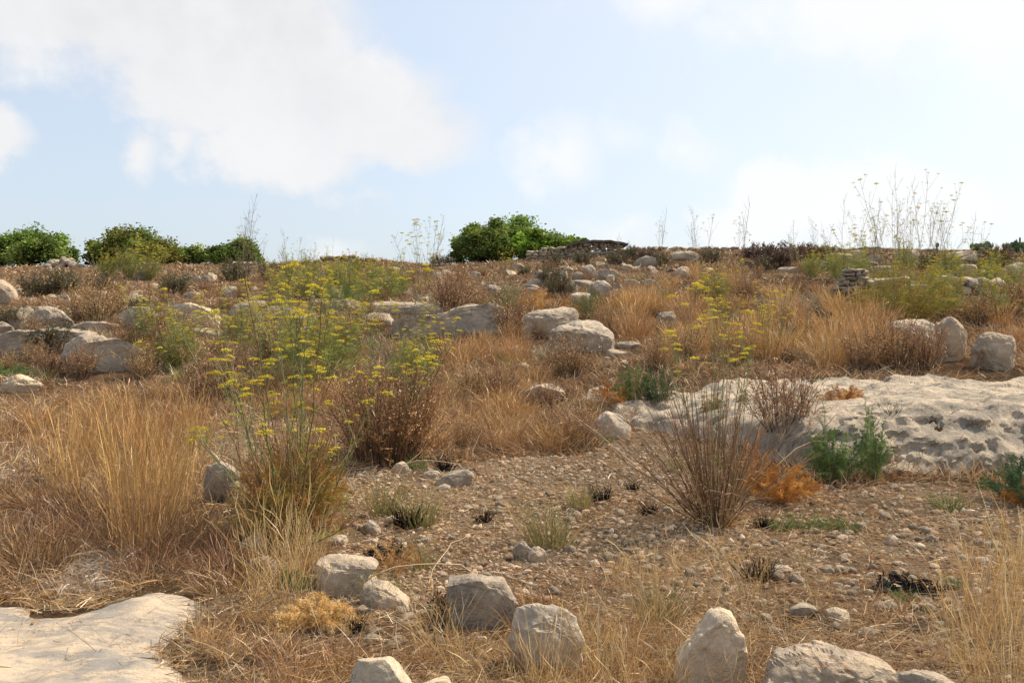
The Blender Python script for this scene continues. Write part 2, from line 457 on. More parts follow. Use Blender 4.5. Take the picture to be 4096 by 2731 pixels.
def build_path():
    xs = np.arange(-6.2, .2, .03); ys = np.arange(1.0, 6.9, .03)
    X, Y = np.meshgrid(xs, ys); x, y = X.ravel(), Y.ravel()
    d = poly_dist(PATH_XY, x, y) + .07 * fbm2(x / .35, y / .35, 4, 61)
    z = H0(x, y) - .10 + .105 * sstep(-.10, .16, d) + .03 * sstep(.1, .45, d) + .026 * fbm2(x / .6, y / .6, 4, 63) + .009 * fbm2(x / .12, y / .12, 4, 64)
    ny, nx = X.shape; i = np.arange(nx * ny).reshape(ny, nx)
    q = np.stack([i[:-1, :-1], i[:-1, 1:], i[1:, 1:], i[1:, :-1]], -1).reshape(-1, 4)
    keep = (d[q] > -.12).any(1); q = q[keep]
    used = np.unique(q); mp = np.zeros(len(x), np.int64); mp[used] = np.arange(len(used))
    me = mesh_np('path', np.stack([x, y, z], 1)[used], mp[q], None, True)
    m, nt, out = nodes('pale_rock_path'); tc = N(nt, 'ShaderNodeTexCoord'); P = tc.outputs['Object']
    mp_ = N(nt, 'ShaderNodeMapping'); mp_.inputs['Scale'].default_value = (1, 1.7, 1); nt.links.new(P, mp_.inputs['Vector']); P2 = mp_.outputs[0]
    a, b_, f = noise(nt, P2, 1.6, 6, .6, .5), noise(nt, P2, 6, 6, .7, .4), noise(nt, P, 45, 5, .75)
    c = mixc(nt, mapr(nt, a, .43, .57), (.45, .36, .255), (.235, .212, .18))
    c = mixc(nt, mapr(nt, b_, .50, .62, 0, .8), c, (.50, .39, .265))
    c = mixc(nt, mapr(nt, b_, .46, .36, 0, .7), c, (.26, .24, .215))
    pt = noise(nt, P, 14, 6, .75, .5); c = mixc(nt, mapr(nt, pt, .57, .66, 0, .7), c, (.15, .115, .08))
    st_ = noise(nt, P2, 3.1, 6, .7, 1.0); c = mixc(nt, mapr(nt, st_, .52, .60, 0, .6), c, (.24, .21, .175))
    c = mixc(nt, mapr(nt, f, .58, .72, 0, .6), c, (.30, .21, .13))
    vo = N(nt, 'ShaderNodeTexVoronoi', feature='DISTANCE_TO_EDGE', Scale=1.1); dv = N(nt, 'ShaderNodeVectorMath', operation='ADD')
    nz = N(nt, 'ShaderNodeTexNoise', Scale=2.2, Detail=6.0, Roughness=.75); nt.links.new(P, nz.inputs['Vector']); nt.links.new(P, dv.inputs[0]); nt.links.new(nz.outputs['Color'], dv.inputs[1]); nt.links.new(dv.outputs[0], vo.inputs['Vector'])
    c = mixc(nt, mapr(nt, vo.outputs['Distance'], 0, .012, .75, 0), c, (.12, .095, .07))
    bs = N(nt, 'ShaderNodeBsdfPrincipled', Roughness=.95); bs.inputs['Specular IOR Level'].default_value = .1; nt.links.new(c, bs.inputs['Base Color'])
    bp = N(nt, 'ShaderNodeBump', Strength=.8, Distance=.02); nt.links.new(mixc(nt, .5, b_, f), bp.inputs['Height']); nt.links.new(bp.outputs[0], bs.inputs['Normal'])
    nt.links.new(bs.outputs[0], out.inputs['Surface'])
    tag(put('path', me, m), kind='structure')
build_path()

# ------------------------------------------------------------------ rocks
def ico(sub):
    bm = bmesh.new(); bmesh.ops.create_icosphere(bm, subdivisions=sub, radius=1)
    v = np.array([x.co[:] for x in bm.verts]); f = np.array([[y.index for y in x.verts] for x in bm.faces]); bm.free()
    return v, f
ICO = {k: ico(k) for k in (1, 2, 3, 4, 5, 6)}

def facet(p, rng, k, lo=.62, hi=.92, hard=.88, front=False, top=False):
    for _ in range(k):
        n = rng.normal(size=3)
        if front: n[0] *= .55; n[2] *= .6; n[1] = -abs(n[1]) - .3 if rng.random() < .7 else n[1]
        n /= np.linalg.norm(n); c = rng.uniform(lo, hi)
        if front: c = max(c, abs(n[0]) * .97, abs(n[2]) * .97)
        s = p @ n - c; p = p - np.where(s > 0, s * hard, 0)[:, None] * n
    return p

def rock_from_outline(poly, depth, seed, sub=5, facets=10, rough=.055, pitted=.05, boxy=.40, d=None, sink=.14):
    """A rock standing where POLY (photograph pixels) meets the ground, as wide and high as the outline and DEPTH times its width deep."""
    rng = np.random.default_rng(seed)
    P = np.array(poly, float)
    ub, vb = (P[:, 0].min() + P[:, 0].max()) / 2, P[:, 1].max()
    g = at(ub, vb - 4) if d is None else Vector(((ub - CX) / F * d, d, 0))
    wpx = P[:, 0].max() - P[:, 0].min()
    w = wpx / F * g.y; dep = max(depth * w, .15)
    yc = g.y + .38 * dep
    X = (P[:, 0] - CX) / F * yc; Z = CAMZ - (P[:, 1] - CY) / F * yc
    cx, cz = (X.min() + X.max()) / 2, (Z.min() + Z.max()) / 2
    hw, hh = (X.max() - X.min()) / 2, (Z.max() - Z.min()) / 2
    q = np.stack([(X - cx) / hw, (Z - cz) / hh], 1)
    # radial outline
    th = np.linspace(-np.pi, np.pi, 361); R = np.zeros(361)
    for i in range(361):
        dv = np.array([np.cos(th[i]), np.sin(th[i])]); best = 0
        for j in range(len(q)):
            a, b = q[j], q[(j + 1) % len(q)]; e = b - a
            den = dv[0] * e[1] - dv[1] * e[0]
            if abs(den) < 1e-9: continue
            t = (a[0] * e[1] - a[1] * e[0]) / den; s = (a[0] * dv[1] - a[1] * dv[0]) / den
            if t > 0 and -1e-6 <= s <= 1 + 1e-6: best = max(best, t)
        R[i] = best if best > 0 else .7
        if th[i] < 0: R[i] = max(R[i], min(.95 / max(abs(dv[0]), 1e-6), 1.0 / max(abs(dv[1]), 1e-6), 1.25))
    v, f = ICO[sub]
    l = np.hypot(v[:, 0], v[:, 2]); t = np.arctan2(v[:, 2], v[:, 0]); r = np.interp(t, th, R)
    k = l ** boxy
    p = np.stack([r * k * v[:, 0] / np.maximum(l, 1e-6), np.sign(v[:, 1]) * np.abs(v[:, 1]) ** .6, r * k * v[:, 2] / np.maximum(l, 1e-6)], 1)
    p = facet(p, rng, facets, .60, .90, .95, True)
    for _ in range(11):                       # small chipped faces
        n = rng.normal(size=3); n /= np.linalg.norm(n); mx = (p @ n).max(); c = mx - rng.uniform(.02, .16)
        s = p @ n - c; p = p - np.where(s > 0, s * .95, 0)[:, None] * n
    S = np.array([hw, dep / 2, hh])
    p = p * S
    m = min(hw, hh * 1.3)
    nrm = v / np.linalg.norm(v, axis=1, keepdims=True)
    o = rng.uniform(0, 50, 3)
    p = p + nrm * (m * rough * 1.6 * fbm(p / (m * .8) + o, 4, seed))[:, None]
    rg = 1 - np.abs(fbm(p / (m * .45) + o + 9, 4, seed + 5))
    p = p - nrm * (m * pitted * np.clip(rg - .72, 0, 1) * 3.2)[:, None]
    p = p + nrm * (m * rough * .35 * fbm(p / (m * .13) + o, 3, seed + 8))[:, None]
    # the underside goes into the ground
    low = p[:, 2] < 0
    p[low, 2] *= 1 + sink * 2 / max(hh, .05) * np.clip(-p[low, 2] / hh, 0, 1)
    # origin at the base centre
    base = zg(cx, yc)
    p[:, 2] += cz - base
    return p, f, Vector((cx, yc, base))

ROCKCOUNT = [0]; ROCKS = []
def rock(name, poly, label, depth=.8, mat=None, sub=None, group=None, cat=None, **k):
    ROCKCOUNT[0] += 1
    P = np.array(poly, float); w = np.ptp(P[:, 0])
    sub = sub or (6 if w > 430 else 5 if w > 170 else 4 if w > 70 else 3)
    p, f, loc = rock_from_outline(poly, depth, 100 + ROCKCOUNT[0] * 7, sub, **k)
    ROCKS.append((loc.x, loc.y + p[:, 1].min(), loc.y + p[:, 1].max(), np.ptp(p[:, 0]) / 2, p[:, 2].max()))
    me = mesh_np(name, p, f, None, True); me.set_sharp_from_angle(angle=math.radians(24))
    o = put(name, me, mat or (MAT_ROCK if P[:, 1].max() > 1500 else MAT_ROCK_FAR), loc=loc)
    return tag(o, label, cat or {'boulder': 'boulder', 'rock': 'rock', 'stone': 'stone', 'flat_rock': 'flat rock', 'stone_block': 'stone block'}[name], group)

def box_poly(x0, x1, y0, y1, seed=0, n=12, p=2.6):
    r = np.random.default_rng(seed * 13 + int(x0)); cx, cy, a, b = (x0 + x1) / 2, (y0 + y1) / 2, (x1 - x0) / 2, (y1 - y0) / 2
    out = []
    for t in np.linspace(0, 2 * np.pi, n, endpoint=False):
        c, s = np.cos(t), np.sin(t); k = (abs(c) ** p + abs(s) ** p) ** (-1 / p) * r.uniform(.86, 1.03)
        out.append((cx + a * k * c, cy + b * k * s))
    return out

# --- the near rocks
rock('boulder', [(1267, 2330), (1270, 2240), (1300, 2226), (1380, 2225), (1480, 2240), (1512, 2262), (1470, 2310), (1410, 2350), (1335, 2400), (1285, 2380)], 'blocky cream boulder with flat top beside the straw clump, tufted grass at its side', .8, MAT_ROCK)
rock('rock', [(1430, 2400), (1450, 2340), (1480, 2318), (1560, 2342), (1620, 2380), (1640, 2410), (1600, 2450), (1470, 2450)], 'low half-buried yellowish rock in the gravel between two larger boulders', .8)
rock('boulder', [(1790, 2430), (1788, 2310), (1850, 2298), (1950, 2306), (2010, 2308), (2060, 2370), (2075, 2410), (2040, 2450), (2000, 2470), (1960, 2540), (1850, 2540), (1800, 2490)], 'grey faced angular boulder with one bright sunlit side above the cobble heap', .75, MAT_ROCK_GREY)
rock('boulder', [(2036, 2560), (2042, 2460), (2066, 2436), (2150, 2424), (2245, 2438), (2300, 2480), (2330, 2560), (2300, 2650), (2200, 2700), (2100, 2700), (2048, 2640)], 'big grey boulder half hidden by thin straw grass in the front row', .75, MAT_ROCK_GREY)
rock('boulder', [(2700, 2640), (2770, 2530), (2850, 2440), (2890, 2432), (2930, 2455), (2965, 2530), (2990, 2640), (2985, 2740), (2890, 2800), (2790, 2760)], 'tall pointed cream boulder standing in straw grass in the front row', .7, MAT_ROCK)
rock('boulder', [(1385, 2800), (1400, 2700), (1420, 2650), (1440, 2622), (1520, 2615), (1560, 2640), (1600, 2680), (1640, 2740), (1660, 2850), (1500, 2880)], 'bright cream wedge of stone cut off by the bottom edge', .8, MAT_ROCK_PALE, pitted=.01, rough=.025)
rock('rock', [(1650, 2790), (1660, 2735), (1700, 2714), (1790, 2714), (1815, 2760), (1800, 2830), (1680, 2840)], 'small pale stone top barely showing beside the bright cream wedge', .8, MAT_ROCK_PALE, pitted=.01, rough=.03)
rock('boulder', [(3030, 2800), (3050, 2725), (3075, 2680), (3120, 2632), (3200, 2610), (3290, 2586), (3360, 2598), (3430, 2622), (3500, 2640), (3560, 2662), (3605, 2720), (3600, 2850), (3300, 2900)], 'broad pale boulder with orange stains, widest of the front row', .8, MAT_ROCK_STAIN)
rock('rock', [(3555, 2800), (3570, 2690), (3610, 2672), (3690, 2690), (3770, 2712), (3860, 2740), (3900, 2850), (3700, 2880)], 'low stained rock touching the widest front boulder under tall straw', .8, MAT_ROCK_STAIN)
rock('boulder', [(808, 2000), (806, 1895), (835, 1860), (875, 1846), (915, 1862), (952, 1895), (952, 1960), (935, 2010), (860, 2025)], 'grey boulder with white sunlit edge between golden grass and flowering fennel', .8, MAT_ROCK)
rock('rock', [(1740, 1950), (1770, 1902), (1840, 1876), (1880, 1866), (1897, 1895), (1890, 1945), (1800, 1958)], 'wedge shaped grey rock at the back of the gravel clearing', .7, MAT_ROCK_GREY)
rock('stone', [(1750, 1965), (1755, 1943), (1778, 1936), (1800, 1942), (1806, 1960), (1780, 1970)], 'small cream stone lying against the front of the grey wedge rock', .9)
rock('stone', [(1682, 1912), (1690, 1888), (1715, 1880), (1750, 1884), (1768, 1900), (1760, 1918)], 'low grey stone just behind the cream pebble by the wedge rock', .9, MAT_ROCK_GREY)
rock('stone', [(1563, 1890), (1578, 1856), (1610, 1842), (1630, 1858), (1634, 1886), (1600, 1896)], 'brown topped stone beside a green tuft at the foot of the dark fennel clump', .9)
rock('stone', [(1436, 2135), (1450, 2100), (1475, 2080), (1505, 2095), (1525, 2130), (1480, 2142)], 'dull grey stone pointing up from straw litter behind the cream boulder', .9, MAT_ROCK_GREY)
rock('stone', [(1532, 2095), (1545, 2068), (1575, 2062), (1592, 2085), (1580, 2100)], 'flat brownish stone in front of the half burnt olive tuft', .9)
rock('stone', [(1300, 2180), (1310, 2150), (1345, 2140), (1385, 2145), (1390, 2175), (1340, 2186)], 'flat cream stone on the edge of the big straw clump', .9)
rock('rock', [(955, 2220), (965, 2160), (1000, 2142), (1050, 2150), (1070, 2200), (1030, 2228)], 'grey rock in the shade of the big straw and fennel clump, the upper one', .8, MAT_ROCK_GREY)
rock('rock', [(980, 2300), (1000, 2240), (1050, 2225), (1100, 2245), (1105, 2295), (1040, 2310)], 'grey rock in the shade of the straw clump, below its twin', .8, MAT_ROCK_GREY)
rock('stone', [(2046, 2235), (2055, 2185), (2090, 2158), (2122, 2180), (2128, 2225), (2085, 2246)], 'grey stone of the touching pair below the olive tussock', .9, MAT_ROCK_GREY)
rock('stone', [(2108, 2245), (2118, 2200), (2150, 2180), (2182, 2200), (2194, 2240), (2150, 2254)], 'cream stone of the touching pair below the olive tussock', .9)
rock('stone', [(2643, 2058), (2650, 2032), (2672, 2021), (2692, 2036), (2696, 2056), (2670, 2062)], 'round grey stone beside the black burnt tussock near the brown fennel clump', .9, MAT_ROCK_GREY)
rock('stone', [(3548, 2182), (3555, 2150), (3572, 2132), (3590, 2160), (3596, 2185)], 'small pointed cream stone alone on the gravel below the outcrop', .9)
rock('stone', [(3655, 2200), (3668, 2178), (3690, 2168), (3704, 2185), (3695, 2204)], 'small rounded white stone next to the pointed cream stone', .9, MAT_ROCK_PALE)
rock('stone', box_poly(3905, 3965, 2228, 2264, 3), 'flat pale stone on gravel before the tall straw', .9)
rock('rock', box_poly(3150, 3270, 2412, 2480, 4), 'flat wide grey rock in the gravel behind the widest front boulder', .8, MAT_ROCK_GREY)
rock('rock', box_poly(3308, 3402, 2428, 2500, 5), 'brownish rock in the gravel nearest the black burnt patch', .8)
rock('stone', box_poly(3095, 3170, 2262, 2298, 6), 'pinkish flat stone beside a burnt stub in the gravel', .9)
rock('stone', box_poly(3856, 3910, 2034, 2072, 7), 'tan stone beside a fresh green tuft below the outcrop', .9)
rock('rock', [(2360, 1745), (2380, 1680), (2430, 1645), (2480, 1655), (2525, 1690), (2510, 1745), (2430, 1760)], 'dull brown rock below the green feathery bush', .8, MAT_ROCK_GREY)
# --- the middle slope
rock('boulder', [(2200, 1372), (2205, 1330), (2240, 1305), (2270, 1293), (2300, 1275), (2345, 1267), (2390, 1272), (2418, 1290), (2432, 1310), (2456, 1335), (2462, 1375), (2440, 1405), (2360, 1415), (2260, 1415), (2212, 1400)], 'large domed boulder with pale cap and dark band, alone above the feathery bush', .75, MAT_ROCK_GREY)
rock('boulder', [(2076, 1330), (2085, 1275), (2110, 1250), (2160, 1236), (2250, 1230), (2310, 1229), (2325, 1270), (2280, 1330), (2210, 1352), (2110, 1360)], 'rounded pale boulder just behind the domed boulder', .7)
rock('boulder', [(3895, 1400), (3905, 1355), (3925, 1330), (3980, 1325), (4050, 1334), (4064, 1360), (4070, 1440), (4040, 1490), (3960, 1490), (3905, 1450)], 'squarish orange stained boulder with diagonal crack at the edge above the outcrop', .8, MAT_ROCK_STAIN)
rock('boulder', [(3748, 1300), (3790, 1269), (3835, 1274), (3856, 1310), (3870, 1350), (3863, 1420), (3845, 1450), (3780, 1450), (3760, 1400)], 'upright stained boulder with black holes beside the squarish cracked one', .8, MAT_ROCK_STAIN, pitted=.09)
rock('boulder', [(3535, 1400), (3540, 1330), (3560, 1292), (3620, 1278), (3700, 1280), (3752, 1300), (3755, 1380), (3700, 1420), (3590, 1420)], 'shaded grey boulder hidden under the flowering fennel above the outcrop', .7, MAT_ROCK_GREY)
rock('boulder', [(1560, 1340), (1575, 1295), (1620, 1266), (1700, 1262), (1790, 1252), (1850, 1224), (1900, 1212), (1995, 1214), (2022, 1228), (2012, 1290), (1992, 1345), (1850, 1352), (1680, 1352)], 'long smooth grey ledge boulder, widest of the mid slope', .45, MAT_ROCK_GREY, facets=6)
rock('flat_rock', [(1448, 1255), (1460, 1212), (1560, 1205), (1680, 1208), (1772, 1215), (1770, 1250), (1640, 1262), (1500, 1264)], 'flat pale slab behind the long smooth ledge boulder', .4)
rock('flat_rock', [(1430, 1300), (1440, 1262), (1500, 1250), (1560, 1254), (1580, 1285), (1540, 1308)], 'low pale slab among fennel flowers at the end of the ledge boulder', .6)
rock('flat_rock', [(1284, 1245), (1290, 1205), (1380, 1198), (1440, 1202), (1450, 1235), (1400, 1250)], 'pale slab behind flowering fennel, nearer the middle of the slope', .5)
rock('boulder', [(1028, 1310), (1032, 1260), (1060, 1232), (1130, 1224), (1200, 1238), (1226, 1270), (1215, 1312), (1120, 1322)], 'grey boulder screened by flowering fennel stems', .6, MAT_ROCK_GREY)
rock('flat_rock', [(915, 1262), (925, 1238), (960, 1212), (1010, 1200), (1060, 1202), (1080, 1222), (1000, 1250), (940, 1268)], 'thin pale slab tilting up behind the screened grey boulder', .6)
rock('boulder', [(640, 1310), (650, 1240), (700, 1218), (770, 1217), (830, 1234), (882, 1272), (876, 1305), (800, 1325), (680, 1325)], 'pale sunlit boulder behind a dark dry fennel clump', .6)
rock('boulder', [(464, 1305), (475, 1255), (495, 1230), (560, 1224), (612, 1232), (640, 1270), (615, 1315), (500, 1322)], 'rounded grey boulder with a dark hole near its top, at the terrace edge', .6, MAT_ROCK_GREY, pitted=.08)
rock('boulder', [(128, 1325), (124, 1260), (145, 1240), (220, 1232), (282, 1230), (296, 1250), (292, 1318), (210, 1330)], 'brown faced boulder with flat top next to the pinkish pointed rock', .6)
rock('rock', [(28, 1315), (35, 1280), (75, 1255), (107, 1220), (128, 1240), (126, 1300), (85, 1325)], 'pinkish pointed rock leaning on the brown faced boulder', .7, MAT_ROCK_STAIN)
rock('rock', [(-60, 1215), (-50, 1120), (0, 1108), (20, 1125), (42, 1140), (66, 1185), (62, 1215), (10, 1222)], 'stained white rock cut by the picture edge below the trees', .7, MAT_ROCK_STAIN)
rock('flat_rock', [(-120, 1430), (-100, 1350), (0, 1343), (60, 1328), (130, 1316), (210, 1313), (300, 1320), (370, 1334), (380, 1400), (300, 1440), (100, 1440)], 'long grey slab with dark plants at its foot, at the picture edge', .45, MAT_ROCK_GREY, facets=6)
rock('flat_rock', [(240, 1480), (243, 1350), (300, 1335), (400, 1338), (530, 1352), (590, 1376), (585, 1440), (480, 1470), (380, 1490), (300, 1495)], 'thick pale slab with broken shaded front, over the dark grass', .5, MAT_ROCK, facets=8)
rock('rock', [(-30, 1570), (0, 1545), (35, 1520), (70, 1496), (105, 1514), (150, 1518), (166, 1550), (160, 1575), (60, 1580)], 'white knobbly rock alone in brown grass near the picture edge', .7, MAT_ROCK_PALE, rough=.08, pitted=.08)
rock('rock', [(878, 1198), (884, 1152), (910, 1144), (945, 1148), (952, 1188), (930, 1200)], 'small white block standing on the slope behind the thin tilted slab', .8)
rock('flat_rock', box_poly(735, 812, 1166, 1200, 8), 'low tan slab near the small white block', .6)
rock('rock', box_poly(536, 614, 1072, 1125, 9), 'grey rock behind thin grasses under the yellow flecked tree', .7, MAT_ROCK_GREY)
for k, (a, b, c, d_) in enumerate([(738, 772, 1098, 1130), (768, 806, 1102, 1132), (800, 842, 1100, 1134), (690, 735, 1108, 1132)]):
    rock('rock', box_poly(a, b, c, d_, 10 + k), ['first stone, darkest, of the short row below the round tree', 'second stone of the short row below the round tree', 'third and palest stone of the short row below the round tree', 'outlying flat stone before the short row below the round tree'][k], .7, group='short row of stones below the round tree')
rock('rock', [(1493, 1138), (1498, 1114), (1560, 1106), (1580, 1125), (1572, 1146), (1510, 1148)], 'pale oblong rock behind the tallest fennel flowers', .7)
rock('rock', box_poly(1494, 1532, 1068, 1112, 15), 'tan upright rock above the pale oblong rock', .8)
rock('rock', box_poly(1712, 1764, 1080, 1102, 16), 'flat pale rock beside the dark bush under the big tree', .8)
rock('rock', box_poly(1555, 1600, 1066, 1090, 17), 'brown rock half in grass left of the dark bush', .8)
rock('rock', [(1935, 1172), (1950, 1142), (1975, 1136), (2006, 1153), (2014, 1172), (1970, 1180)], 'round topped brownish rock at the end of the terrace wall', .8)
rock('rock', box_poly(2046, 2102, 1052, 1080, 18), 'grey flat rock below the ruined hut wall', .8)
rock('flat_rock', [(276, 1335), (285, 1300), (340, 1288), (420, 1286), (476, 1300), (472, 1335)], 'long low ledge joining the brown faced boulder to the one with a dark hole', .6)
rock('flat_rock', [(560, 1345), (575, 1318), (680, 1306), (840, 1312), (900, 1330), (890, 1350)], 'low ledge along the foot of the pale sunlit boulder', .5)
rock('flat_rock', [(880, 1345), (900, 1312), (980, 1296), (1060, 1300), (1080, 1345)], 'low ledge half hidden by fennel beside the screened boulder', .5)
rock('flat_rock', [(1200, 1345), (1215, 1310), (1320, 1290), (1440, 1296), (1470, 1345)], 'low pale ledge behind fennel, leading to the long smooth ledge boulder', .5)
rock('flat_rock', [(30, 1262), (40, 1236), (130, 1226), (220, 1222), (230, 1250)], 'thin pale ledge above the pinkish pointed rock', .5)
rock('flat_rock', [(-60, 1345), (-40, 1290), (20, 1282), (50, 1300), (60, 1340)], 'grey ledge end cut by the picture edge beside the pinkish rock', .6, MAT_ROCK_GREY)
# the terrace wall of boulders
TW = 'boulders of the tumbled terrace wall below the hut'
def tw(name, poly, label, **k): rock(name, poly, label, k.pop('depth', .7), k.pop('mat', MAT_ROCK_FAR), group=TW, **k)
tw('rock', [(2120, 1118), (2138, 1090), (2155, 1077), (2173, 1085), (2182, 1114), (2150, 1122)], 'tan pointed stone beginning the upper line of the terrace wall')
tw('rock', box_poly(2172, 2216, 1086, 1120, 20), 'small tan stone next to the pointed one on the terrace wall')
tw('rock', [(2202, 1118), (2215, 1094), (2235, 1082), (2268, 1083), (2276, 1105), (2270, 1126), (2212, 1126)], 'grey cubic stone in the upper line of the terrace wall', mat=MAT_ROCK_GREY)
tw('rock', [(2285, 1116), (2292, 1092), (2310, 1086), (2336, 1095), (2348, 1115), (2315, 1122)], 'round dark brown stone in the upper line of the terrace wall')
tw('boulder', [(2322, 1096), (2335, 1065), (2358, 1056), (2378, 1070), (2394, 1092), (2386, 1116), (2340, 1116)], 'peaked round boulder, topmost of the terrace wall', mat=MAT_ROCK_GREY)
tw('boulder', [(2388, 1086), (2420, 1074), (2462, 1081), (2480, 1100), (2477, 1122), (2400, 1118)], 'pale flat topped boulder beside the peaked one on the terrace wall')
tw('stone_block', [(2424, 1106), (2428, 1100), (2456, 1099), (2461, 1120), (2450, 1130), (2427, 1128)], 'small cubic block in front of the pale flat topped boulder', sub=4)
tw('flat_rock', [(2104, 1144), (2110, 1120), (2170, 1114), (2184, 1128), (2168, 1146)], 'long pale slab at the low end of the terrace wall')
tw('flat_rock', [(2280, 1124), (2320, 1119), (2372, 1119), (2378, 1152), (2310, 1156)], 'wide flat slab under the round dark stone of the terrace wall')
tw('boulder', [(2265, 1175), (2270, 1136), (2290, 1127), (2312, 1145), (2316, 1178), (2290, 1182)], 'narrow upright boulder low in the terrace wall', mat=MAT_ROCK_GREY)
tw('boulder', [(2348, 1170), (2364, 1136), (2390, 1121), (2422, 1124), (2448, 1146), (2444, 1184), (2370, 1186)], 'biggest rounded boulder low in the terrace wall', mat=MAT_ROCK_GREY)
tw('flat_rock', [(2450, 1150), (2465, 1124), (2530, 1117), (2558, 1128), (2552, 1160), (2462, 1164)], 'long flat block following the biggest boulder of the terrace wall')
tw('flat_rock', [(2543, 1134), (2600, 1114), (2630, 1117), (2632, 1138), (2570, 1146)], 'last flat block at the grassy end of the terrace wall')
tw('rock', box_poly(2270, 2372, 1168, 1208, 21), 'flat grey stone under the terrace wall')
tw('rock', box_poly(2524, 2614, 1150, 1184, 22), 'shaded slab under the grassy end of the terrace wall', mat=MAT_ROCK_GREY)
tw('rock', box_poly(2088, 2164, 1138, 1162, 23), 'half sunk stone below the long pale slab of the terrace wall')
tw('rock', box_poly(2100, 2150, 1150, 1172, 33), 'rubble stone nearest the orange green bush under the terrace wall')
rock('boulder', [(2530, 1060), (2550, 1035), (2585, 1024), (2622, 1031), (2636, 1052), (2600, 1072)], 'rounded boulder overhanging a dark hollow near the ridge', .8, MAT_ROCK_GREY)
rock('rock', box_poly(2548, 2594, 1007, 1032, 24), 'small pale rock behind the overhanging boulder near the ridge', .8)
rock('boulder', [(2678, 1018), (2700, 1004), (2770, 1001), (2797, 1014), (2797, 1038), (2720, 1046), (2688, 1036)], 'large white block under the ridge wall', .7)
rock('rock', box_poly(2485, 2538, 1058, 1084, 25), 'tan stone below the overhanging boulder', .8)
rock('flat_rock', box_poly(2418, 2474, 1044, 1064, 26), 'thin pale slab on the slope below the hut corner', .8)
rock('boulder', [(2700, 1100), (2714, 1070), (2735, 1061), (2757, 1075), (2768, 1098), (2735, 1108)], 'egg shaped boulder over the orange grass stand', .8)
rock('flat_rock', box_poly(2808, 2860, 1070, 1092, 27), 'flat pale rock over the orange grass stand', .8)
rock('flat_rock', [(2626, 1275), (2640, 1250), (2690, 1244), (2708, 1262), (2697, 1308), (2650, 1312)], 'pale upright slab framed by orange grass', .7)
rock('stone', box_poly(2634, 2684, 1210, 1234, 28), 'small grey stone above the pale upright slab', .8)
rock('flat_rock', box_poly(2462, 2564, 1362, 1400, 29), 'low slab beside the domed boulder', .7)
rock('flat_rock', [(2050, 1490), (2062, 1456), (2100, 1450), (2128, 1470), (2110, 1496)], 'pale slab fragment in brown grass behind the feathery bush', .8)
rock('flat_rock', [(2075, 1610), (2100, 1555), (2180, 1532), (2250, 1540), (2265, 1590), (2200, 1622)], 'broad flat bedrock patch with black weeds below the domed boulder', .8)
for k, (a, b, c, d_, lb) in enumerate([
        (3306, 3404, 1016, 1052, 'long pale ridge rock above the dry stone wall end'), (3400, 3452, 1006, 1046, 'leaning wedge rock on the ridge beside the long pale one'),
        (3480, 3520, 1026, 1056, 'small ridge rock above the stacked wall'), (3592, 3670, 1008, 1046, 'pale ridge rock amid thin fennel stalks'),
        (3800, 3916, 1010, 1052, 'wide ridge rock behind the wooden post'), (3850, 3990, 1030, 1056, 'long low ridge rock past the wooden post'), (4036, 4110, 1058, 1108, 'tan rock at the picture edge under the cactus'),
        (3526, 3690, 1130, 1180, 'wide pale rock glimpsed through the large fennel'), (3240, 3300, 1050, 1074, 'flat stone under the dark ridge bush'), (3120, 3180, 1074, 1092, 'thin stone under the purple brown ridge bush'),
        (3470, 3560, 1068, 1090, 'tan slab above the stacked wall'), (3850, 3900, 1062, 1082, 'pale stone at the foot of the wooden post')]):
    rock('flat_rock', box_poly(a - 12, b + 12, c - 8, d_ + 4, 40 + k, 12, 3.4), lb, .7)
